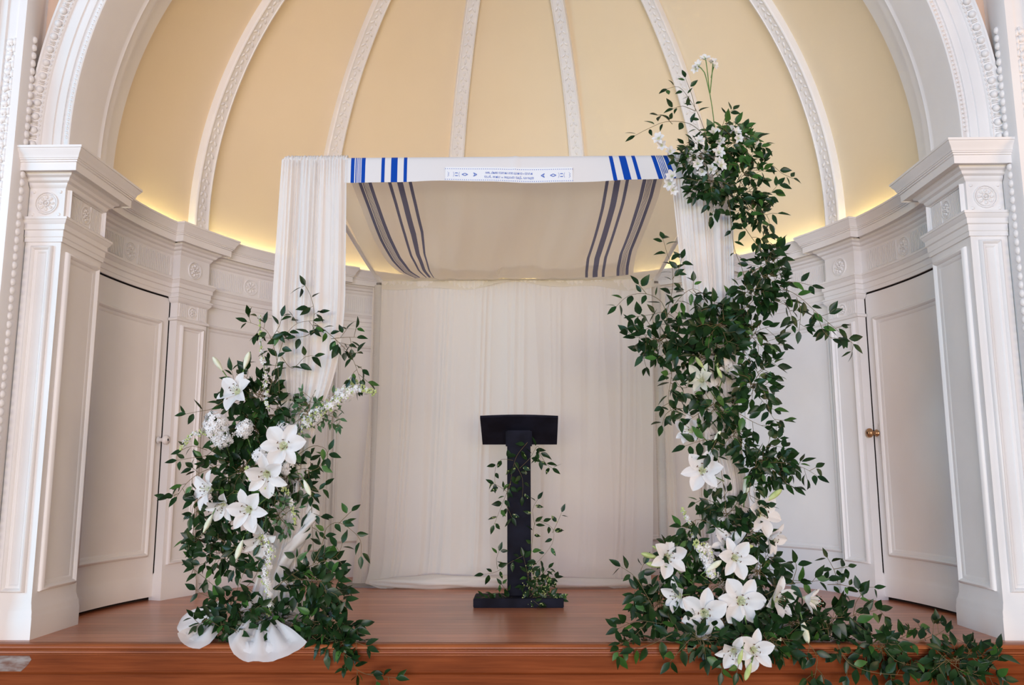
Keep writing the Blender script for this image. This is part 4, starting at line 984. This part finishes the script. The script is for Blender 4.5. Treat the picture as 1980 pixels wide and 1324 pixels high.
# ---- the left greenery
Y = 4.32
LEFT = [
 ('tall leafy vine arching highest over the left flowers', [[(520, 760), (535, 700), (552, 650), (575, 625), (605, 620)], [(605, 640), (607, 600), (600, 570), (590, 552)]], 4.30, .04, .050, .8, .25),
 ('leafy vine drooping right beside the left drape', [[(605, 622), (630, 640), (655, 662), (680, 690), (697, 735)], [(640, 655), (668, 652), (690, 652)]], 4.28, .05, .050, 1.15, .0),
 ('leafy vine end hanging in front of the left drape', [[(545, 690), (565, 712), (590, 690), (608, 688)], [(608, 640), (590, 650), (572, 652)]], 4.26, .035, .052, .8, .0),
 ('leafy vine reaching up left of the left drape', [[(540, 760), (536, 700), (522, 650), (505, 632), (478, 622)], [(525, 655), (540, 630), (545, 612)]], 4.30, .045, .052, .95, .2),
 ('thin vine reaching left above the fluffy blossom head', [[(440, 770), (410, 790), (385, 795), (360, 800)]], 4.28, .03, .050, .8, .1),
 ('thin vine reaching left below the curved blossom spike', [[(430, 850), (400, 880), (370, 885), (342, 890)], [(400, 870), (372, 862), (352, 870)]], 4.26, .035, .050, .9, .1),
 ('vine with drooping leaves at the left edge by the leftmost lily', [[(420, 900), (385, 915), (360, 935), (342, 960)], [(390, 960), (375, 975), (370, 1000)]], 4.28, .045, .054, 1.1, .0),
 ('dark vine hanging down the left side under the leftmost lily', [[(395, 960), (380, 990), (375, 1020), (368, 1045)], [(400, 1000), (395, 1030), (365, 1052)]], 4.30, .045, .050, 1.2, .0),
 ('thin vine swinging right of the largest left lily', [[(575, 880), (605, 862), (630, 868), (633, 885)], [(590, 910), (615, 905), (636, 870)]], 4.26, .03, .050, 1.0, .1),
 ('vine hanging from the plump cream bud', [[(580, 930), (600, 965), (603, 1010), (606, 1065)], [(596, 940), (615, 948), (628, 938)]], 4.28, .04, .050, 1.2, .0),
 ('thin vine looping out to the far right of the left flowers', [[(605, 1090), (622, 1055), (632, 1020), (655, 1010), (680, 1025), (697, 1045), (698, 1075)], [(655, 1012), (672, 995), (680, 988)]], 4.24, .03, .050, .9, .05),
 ('vine reaching left below the lowest left lily', [[(480, 1065), (440, 1050), (405, 1035), (372, 1040)], [(460, 1058), (430, 1080), (400, 1075)]], 4.26, .04, .054, 1.1, .0),
 ('vine with soft leaves reaching left over the wall socket', [[(450, 1200), (430, 1150), (405, 1125), (372, 1098)], [(430, 1160), (395, 1150), (378, 1140)]], 4.28, .03, .055, 1.0, .0),
 ('leafy vine climbing the left side of the white bundle', [[(420, 1210), (450, 1160), (470, 1110), (490, 1075)], [(470, 1140), (490, 1120), (500, 1100)]], 4.24, .04, .055, 1.1, .0),
 ('bushy vine spreading right across the lower left pole', [[(530, 1140), (565, 1110), (610, 1090), (650, 1075), (662, 1050)], [(560, 1120), (600, 1120), (650, 1130)]], 4.26, .055, .055, 1.5, .0),
 ('vine with long leaves hanging down right of the white bundle', [[(600, 1110), (625, 1130), (632, 1160), (628, 1190)], [(625, 1140), (650, 1150), (660, 1170)]], 4.24, .04, .060, 1.3, .0),
 ('vine trailing over the nosing right of the white pouch', [[(600, 1210), (640, 1240, 4.12), (665, 1265, 4.03), (700, 1300, 4.0), (765, 1310, 3.98)], [(650, 1250, 4.06), (680, 1240, 4.06), (710, 1250, 4.04)]], 4.12, .04, .052, 1.1, .0),
 ('leafy vine lying right along the stage edge from the left base', [[(540, 1215), (590, 1205), (640, 1200), (690, 1215)], [(600, 1210), (650, 1230), (660, 1250, 4.05)]], 4.16, .05, .058, 1.5, .0),
]
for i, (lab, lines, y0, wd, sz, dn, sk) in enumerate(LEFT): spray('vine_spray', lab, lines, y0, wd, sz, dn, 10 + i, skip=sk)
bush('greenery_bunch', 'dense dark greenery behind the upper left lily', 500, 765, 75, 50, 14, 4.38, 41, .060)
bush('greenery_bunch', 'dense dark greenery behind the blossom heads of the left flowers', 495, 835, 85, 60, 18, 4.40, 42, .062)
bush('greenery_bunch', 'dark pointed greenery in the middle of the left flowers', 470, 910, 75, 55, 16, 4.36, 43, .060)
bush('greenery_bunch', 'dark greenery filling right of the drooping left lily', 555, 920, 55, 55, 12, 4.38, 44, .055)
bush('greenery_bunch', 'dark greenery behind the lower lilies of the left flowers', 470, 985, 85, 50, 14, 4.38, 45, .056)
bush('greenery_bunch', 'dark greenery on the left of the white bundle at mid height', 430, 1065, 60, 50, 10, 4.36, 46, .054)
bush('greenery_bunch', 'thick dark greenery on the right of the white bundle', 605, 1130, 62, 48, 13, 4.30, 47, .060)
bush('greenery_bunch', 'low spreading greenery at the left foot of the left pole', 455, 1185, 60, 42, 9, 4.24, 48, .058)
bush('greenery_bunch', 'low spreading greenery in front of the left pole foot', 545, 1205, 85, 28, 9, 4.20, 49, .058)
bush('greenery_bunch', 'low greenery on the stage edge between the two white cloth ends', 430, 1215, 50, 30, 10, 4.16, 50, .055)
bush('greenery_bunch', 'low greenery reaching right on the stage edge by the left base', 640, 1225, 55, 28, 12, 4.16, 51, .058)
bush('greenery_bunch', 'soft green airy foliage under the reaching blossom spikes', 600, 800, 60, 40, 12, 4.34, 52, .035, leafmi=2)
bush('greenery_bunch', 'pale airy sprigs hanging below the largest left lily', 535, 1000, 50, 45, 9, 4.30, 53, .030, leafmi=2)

# ---- the right greenery
RIGHT = [
 ('thin vine reaching far left from the top right corner flowers', [[(1370, 270), (1335, 240), (1290, 235), (1255, 248), (1228, 262)], [(1300, 240), (1285, 225), (1272, 222)]], 4.26, .035, .050, .8, .0),
 ('two slender stems with tiny buds leaning up left above the corner flowers', [[(1370, 275), (1352, 225), (1332, 190), (1312, 168), (1290, 172)], [(1345, 215), (1338, 185), (1325, 150)], [(1345, 215), (1320, 205), (1302, 210)]], 4.26, .02, .045, .75, .1),
 ('leafy tip rising right of the tall stalk', [[(1385, 270), (1398, 240), (1405, 222), (1418, 212)]], 4.28, .03, .050, 1.1, .1),
 ('vine reaching right along the top corner flowers', [[(1400, 290), (1430, 268), (1455, 262), (1480, 285)], [(1430, 268), (1440, 245)]], 4.28, .03, .050, 1.3, .0),
 ('thin vine curling far right below the top corner flowers', [[(1430, 305), (1460, 315), (1490, 318), (1512, 335), (1534, 345)]], 4.26, .035, .050, 1.0, .0),
 ('pointed leafy twig hanging lowest over the right drape', [[(1368, 330), (1375, 360), (1376, 390), (1382, 412)], [(1365, 340), (1350, 362), (1345, 378)]], 4.22, .04, .048, 1.6, .0),
 ('pointed leafy twig hanging on the right of the right drape', [[(1385, 335), (1400, 360), (1408, 385)], [(1395, 350), (1420, 365), (1430, 385)]], 4.24, .04, .048, 1.5, .0),
 ('long bare stemmed vine running down the right side of the drape', [[(1405, 330), (1408, 380), (1414, 430), (1420, 480), (1438, 530), (1440, 580), (1438, 640), (1442, 720)]], 4.30, .03, .045, .7, .0),
 ('vine hanging right of the drape in front of the yellow dome', [[(1420, 330), (1440, 365), (1460, 400), (1470, 440), (1490, 480)], [(1445, 370), (1470, 372), (1492, 372)], [(1460, 410), (1482, 415), (1488, 432)]], 4.28, .045, .055, 1.1, .0),
 ('vine with big leaves crossing in front of the curved cornice', [[(1440, 440), (1470, 480), (1500, 500), (1510, 480)], [(1470, 480), (1485, 520), (1480, 550)], [(1450, 520), (1480, 535), (1510, 530)]], 4.26, .05, .058, 1.0, .0),
 ('long vine drooping farthest right toward the panelled door', [[(1450, 560), (1500, 555), (1540, 570), (1580, 605), (1615, 635), (1650, 665)], [(1500, 560), (1530, 545), (1570, 552)], [(1540, 575), (1548, 600), (1545, 640)], [(1580, 605), (1592, 640), (1610, 655)]], 4.24, .04, .055, .9, .0),
 ('leafy vine beneath the long drooping one on the right', [[(1450, 580), (1490, 580), (1520, 590), (1530, 610)], [(1460, 560), (1480, 530), (1520, 545)]], 4.28, .05, .060, 1.2, .0),
 ('light green vine climbing left of the right drape', [[(1290, 600), (1300, 560), (1300, 520), (1290, 490), (1282, 462)], [(1300, 540), (1312, 520), (1318, 500)]], 4.26, .035, .050, 1.3, .1),
 ('thin vine pointing far left across the shawl hem', [[(1290, 620), (1280, 585), (1250, 568), (1215, 572), (1192, 592)], [(1250, 568), (1235, 550)]], 4.24, .03, .052, .95, .15),
 ('vine arching over the lower right drape', [[(1290, 610), (1315, 575), (1340, 558), (1362, 570)], [(1340, 560), (1355, 580), (1350, 600)]], 4.22, .04, .052, 1.2, .1),
 ('vine reaching left beside the back curtain', [[(1330, 640), (1290, 605), (1260, 608), (1230, 612)], [(1290, 610), (1300, 640)]], 4.26, .035, .054, 1.0, .1),
 ('twiggy vine rising in front of the right drape', [[(1370, 650), (1362, 610), (1370, 590), (1400, 590)], [(1400, 620), (1398, 590), (1412, 575)]], 4.22, .035, .052, 1.1, .1),
 ('vine hanging down left of the cream lily', [[(1300, 690), (1298, 730), (1292, 770), (1300, 800)], [(1296, 740), (1320, 750), (1330, 748)]], 4.28, .045, .052, 1.3, .0),
 ('small vine tip hanging beside the ruched back pole', [[(1330, 790), (1305, 790), (1288, 800), (1280, 822)], [(1310, 790), (1315, 815)]], 4.26, .03, .052, 1.0, .0),
 ('leafy vine running down the right edge of the right column', [[(1440, 690), (1465, 720), (1478, 760), (1490, 800), (1502, 815)], [(1465, 720), (1490, 700), (1497, 695)], [(1470, 750), (1485, 740)]], 4.28, .05, .056, 1.3, .0),
 ('leafy vine covering the middle of the right pole', [[(1390, 740), (1380, 780), (1400, 810), (1420, 840), (1440, 870)], [(1380, 780), (1350, 800), (1335, 810)]], 4.26, .055, .056, 1.4, .0),
 ('leaves pointing out right of the bare pole section', [[(1430, 800), (1455, 815), (1478, 825)], [(1430, 850), (1450, 870), (1462, 890)]], 4.26, .04, .056, 1.2, .0),
 ('dark arching leaves over the pale left facing lily', [[(1400, 860), (1370, 850), (1345, 855), (1325, 862)], [(1385, 850), (1372, 880)]], 4.22, .03, .060, 1.1, .0),
 ('bushy vine sweeping right in front of the white wall panel', [[(1440, 960), (1455, 910), (1480, 895), (1520, 895), (1555, 905), (1580, 920)], [(1460, 905), (1470, 870), (1500, 862), (1520, 868)], [(1480, 900), (1510, 920), (1520, 935)]], 4.24, .045, .054, 1.35, .1),
 ('drooping leaves beside the slim white bud', [[(1460, 915), (1450, 940), (1452, 965), (1468, 980)], [(1470, 910), (1478, 940)]], 4.24, .04, .052, 1.3, .0),
 ('dark stemmed vine below the midway lily', [[(1375, 860), (1392, 900), (1400, 950), (1405, 1000)], [(1395, 930), (1378, 945)]], 4.26, .035, .050, .9, .0),
 ('small vine tip reaching left above the right base', [[(1400, 990), (1378, 970), (1360, 965), (1345, 972)], [(1380, 975), (1362, 985)]], 4.24, .025, .048, 1.0, .0),
 ('dark arch of leaves left of the right column foot', [[(1400, 1030), (1370, 1010), (1345, 1005), (1325, 1025)], [(1350, 1010), (1335, 1040), (1340, 1060)]], 4.26, .04, .056, 1.3, .0),
 ('thin vine standing up at the far left of the right base', [[(1270, 1190), (1250, 1150), (1228, 1115), (1200, 1095)], [(1235, 1125), (1240, 1100), (1245, 1090)], [(1228, 1140), (1225, 1170)]], 4.22, .03, .054, 1.0, .1),
 ('leafy vine lying left on the boards from the right base', [[(1330, 1200), (1280, 1205), (1235, 1200), (1195, 1215)], [(1250, 1205), (1220, 1235), (1195, 1250, 4.05)]], 4.18, .045, .055, 1.4, .0),
 ('vine spilling over the nosing at the left of the right base', [[(1300, 1225), (1260, 1245, 4.06), (1225, 1255, 4.04)], [(1330, 1240, 4.06), (1305, 1268, 4.03), (1295, 1280, 4.02)], [(1360, 1240, 4.04), (1365, 1275, 4.0)]], 4.06, .035, .056, 1.1, .0),
 ('vine standing out right of the right base over the boards', [[(1480, 1150), (1520, 1130), (1560, 1125), (1600, 1120)], [(1530, 1130), (1540, 1100), (1538, 1088)]], 4.20, .045, .060, 1.1, .1),
 ('slender pale vine tip rising right of the right base', [[(1600, 1130), (1625, 1130), (1650, 1135), (1690, 1135)], [(1620, 1125), (1612, 1100), (1600, 1078)], [(1612, 1100), (1640, 1095)]], 4.20, .03, .044, 1.2, .0),
 ('leafy vine crossing the boards toward the right door', [[(1560, 1200), (1610, 1195), (1650, 1190), (1700, 1178)], [(1650, 1190), (1655, 1165), (1665, 1150)], [(1640, 1190), (1670, 1215), (1690, 1230)]], 4.18, .045, .060, 1.3, .0),
 ('vine trailing along the stage edge farthest to the right', [[(1660, 1225, 4.15), (1720, 1228, 4.12), (1770, 1240, 4.08), (1820, 1225, 4.09), (1870, 1245, 4.05), (1905, 1262, 4.03)], [(1790, 1238, 4.1), (1780, 1215, 4.16), (1775, 1205, 4.2)], [(1800, 1235, 4.08), (1830, 1215, 4.15)]], 4.08, .045, .058, 1.1, .1),
 ('dark vine hanging on the riser at the far right', [[(1800, 1245, 4.05), (1830, 1275, 4.0), (1870, 1300, 3.98), (1940, 1312, 3.98)], [(1830, 1275, 4.0), (1800, 1300, 3.98)], [(1870, 1250, 4.03), (1890, 1280, 4.0), (1930, 1275, 4.0)]], 4.0, .05, .058, 1.4, .0),
 ('dark vine hanging on the riser right of the star lily', [[(1560, 1240, 4.05), (1580, 1270, 4.01), (1575, 1310, 3.98)], [(1620, 1245, 4.05), (1640, 1280, 4.0), (1690, 1300, 3.98), (1760, 1305, 3.98)], [(1700, 1240, 4.06), (1730, 1275, 4.0), (1760, 1285, 3.99)]], 4.0, .045, .056, 1.2, .0),
 ('small twig hanging down the riser below the star lily', [[(1430, 1275, 3.98), (1425, 1300, 3.97)], [(1400, 1265, 3.99), (1395, 1300, 3.98)]], 3.98, .03, .050, 1.1, .0),
]
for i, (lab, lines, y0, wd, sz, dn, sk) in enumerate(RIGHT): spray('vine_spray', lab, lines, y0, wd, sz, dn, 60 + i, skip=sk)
bush('greenery_bunch', 'bright green leaves at the heart of the top corner flowers', 1420, 275, 45, 38, 12, 4.32, 101, .062, leafmi=1)
bush('greenery_bunch', 'dark greenery behind the small blooms over the bar end', 1360, 300, 60, 35, 12, 4.34, 102, .048)
bush('greenery_bunch', 'narrow leaved tuft hanging under the small blooms', 1375, 350, 42, 35, 12, 4.28, 103, .045, a0=180, a1=360)
bush('greenery_bunch', 'drooping greenery right of the small blooms', 1440, 335, 40, 36, 8, 4.32, 104, .052)
bush('greenery_bunch', 'dark tangle of leaves beside the upper right drape edge', 1450, 400, 32, 48, 8, 4.32, 105, .052)
bush('greenery_bunch', 'dark leaves in front of the frieze right of the drape', 1490, 510, 34, 40, 6, 4.30, 106, .056)
bush('greenery_bunch', 'big leafed greenery at the joint of the long right vine', 1460, 575, 44, 32, 8, 4.30, 107, .060)
bush('greenery_bunch', 'thick bright greenery in the middle of the right column', 1385, 630, 58, 48, 18, 4.26, 108, .062)
bush('greenery_bunch', 'leafy greenery bulging left in front of the right back pole', 1275, 660, 50, 45, 11, 4.28, 109, .060)
bush('greenery_bunch', 'dark greenery right of the column just under the long vine', 1455, 650, 42, 45, 9, 4.30, 110, .056)
bush('greenery_bunch', 'leaves around and above the cream lily', 1360, 690, 60, 35, 12, 4.34, 111, .054)
bush('greenery_bunch', 'leaves filling right of the small upturned lily', 1455, 745, 40, 45, 9, 4.32, 112, .056)
bush('greenery_bunch', 'leaves covering the pole below the cream lily', 1385, 790, 62, 40, 8, 4.34, 113, .058)
bush('greenery_bunch', 'leaves over the pole beside the small round bud', 1415, 845, 40, 32, 5, 4.34, 114, .056)
bush('greenery_bunch', 'leafy knot where the right sweeping vine starts', 1490, 905, 50, 30, 12, 4.30, 115, .052)
bush('greenery_bunch', 'leaves wrapped round the right pole above the base', 1405, 995, 45, 36, 8, 4.32, 116, .052)
bush('greenery_bunch', 'dark greenery behind the right facing lily', 1445, 1030, 45, 35, 10, 4.34, 117, .050)
bush('greenery_bunch', 'dark greenery behind the left lily of the right base', 1320, 1080, 55, 45, 12, 4.32, 118, .054)
bush('greenery_bunch', 'thick greenery right of the hanging lily over the base', 1465, 1105, 45, 50, 14, 4.30, 119, .056)
bush('greenery_bunch', 'dark greenery left of the two broad lilies', 1275, 1165, 55, 40, 16, 4.26, 120, .052)
bush('greenery_bunch', 'dark greenery between the two broad lilies and the boards', 1400, 1205, 75, 38, 16, 4.22, 121, .058)
bush('greenery_bunch', 'dark greenery above the two broad lilies', 1395, 1130, 65, 40, 14, 4.28, 122, .055)
bush('greenery_bunch', 'dark low greenery under the side on lily', 1530, 1205, 60, 35, 14, 4.20, 123, .060)
bush('greenery_bunch', 'greenery hanging over the nosing around the star lily', 1480, 1240, 75, 28, 14, 4.06, 124, .056, dj=.04)
bush('greenery_bunch', 'greenery hanging over the nosing left of the star lily', 1350, 1235, 55, 25, 11, 4.08, 125, .056, dj=.04)
bush('greenery_bunch', 'dark leaves piled on the boards right of the right base', 1600, 1215, 50, 30, 12, 4.16, 126, .062)
bush('greenery_bunch', 'dark leaves piled at the nosing toward the right door', 1700, 1255, 50, 26, 7, 4.05, 127, .058, dj=.03)
bush('greenery_bunch', 'dark leaves piled on the stage edge at the far right', 1850, 1275, 60, 30, 10, 4.02, 128, .058, dj=.03)
# tall bare stalks of the small blooms
st = MB(); o0 = at(1383, 262, 4.27)
for ln in ([(1383, 262), (1378, 215), (1372, 178)], [(1372, 180), (1362, 140), (1350, 128)], [(1372, 180), (1368, 140), (1364, 112)], [(1373, 180), (1377, 140), (1379, 118)], [(1375, 150), (1380, 130), (1386, 126)]):
    st.tube([p - o0 for p in catmull([at(x, y, 4.27) for x, y in ln])], .0028, 6)
r_ = thing('flower_stalk', 'tall bare green stalk carrying the highest small white blooms', 'stalk', tuple(o0)); st.build('stem', M['stalk'], r_)

# ---- lectern greenery
LEC = [
 ('vine twisting down the upper front of the lectern post', [[(1020, 855, 5.28), (1000, 880, 5.30), (992, 905, 5.30), (985, 945, 5.29)], [(995, 895, 5.28), (1010, 925, 5.28), (1010, 960, 5.28)]], 5.28, .035, .048, 1.0),
 ('leafy twig hanging right of the lectern top', [[(1005, 905, 5.28), (1025, 885, 5.27), (1040, 862, 5.26), (1045, 890, 5.25)], [(1040, 870, 5.28), (1055, 895, 5.28), (1068, 905, 5.28)]], 5.28, .035, .050, 1.3),
 ('vine reaching left of the lectern post near its top', [[(992, 890, 5.3), (970, 888, 5.29), (958, 905, 5.28), (957, 935, 5.28)], [(980, 950, 5.29), (965, 940, 5.28), (955, 935, 5.28)]], 5.29, .03, .048, .9),
 ('vine hanging at the left edge of the lectern post, mid height', [[(988, 930, 5.29), (975, 965, 5.28), (965, 990, 5.27), (955, 1015, 5.26)], [(978, 975, 5.28), (990, 1000, 5.27)]], 5.28, .03, .048, 1.1),
 ('vine looping out right of the lectern post', [[(1020, 1130, 5.29), (1028, 1060, 5.29), (1035, 1010, 5.28), (1055, 1012, 5.27), (1070, 1025, 5.26), (1068, 1050, 5.26), (1050, 1075, 5.26), (1030, 1095, 5.27)], [(1034, 1015, 5.28), (1030, 985, 5.28), (1040, 965, 5.28)], [(1068, 1030, 5.26), (1080, 1005, 5.25), (1086, 990, 5.25)]], 5.28, .03, .046, .9),
 ('thin vine reaching left of the lectern foot', [[(1010, 1075, 5.28), (985, 1088, 5.28), (960, 1105, 5.26), (935, 1110, 5.24)], [(962, 1100, 5.26), (960, 1080, 5.26), (965, 1065, 5.26)]], 5.27, .03, .048, .8),
 ('bushy vine climbing the right foot of the lectern post', [[(1025, 1150, 5.27), (1020, 1110, 5.26), (1012, 1075, 5.26)], [(1030, 1150, 5.26), (1045, 1110, 5.25), (1062, 1120, 5.25)]], 5.26, .04, .046, 1.6),
]
for i, (lab, lines, y0, wd, sz, dn) in enumerate(LEC): spray('vine_spray', lab, lines, y0, wd, sz, dn, 140 + i, stemr=.0014, dj=.01, berries=.25)
spray('greenery_bunch', 'low dark greenery with small berries piled right on the lectern base', [[(1020, 1158, 5.27), (1045, 1135, 5.26), (1060, 1130, 5.25)], [(1020, 1160, 5.25), (1055, 1150, 5.24), (1085, 1158, 5.23)], [(1000, 1160, 5.24), (1025, 1158, 5.2), (1045, 1172, 5.17)], [(1030, 1140, 5.27), (1050, 1110, 5.27), (1065, 1118, 5.26)], [(1030, 1155, 5.25), (1070, 1138, 5.24), (1080, 1150, 5.23)], [(1035, 1130, 5.27), (1055, 1125, 5.26)]], 5.25, .035, .040, 2.2, 150, dj=.02, berries=.5)
spray('greenery_bunch', 'low dark greenery lying left on the lectern base', [[(985, 1158, 5.26), (960, 1145, 5.25), (945, 1152, 5.24), (930, 1156, 5.23)], [(990, 1155, 5.25), (965, 1158, 5.22), (940, 1160, 5.22)], [(985, 1150, 5.26), (970, 1130, 5.26)]], 5.25, .03, .040, 1.7, 151, dj=.02)
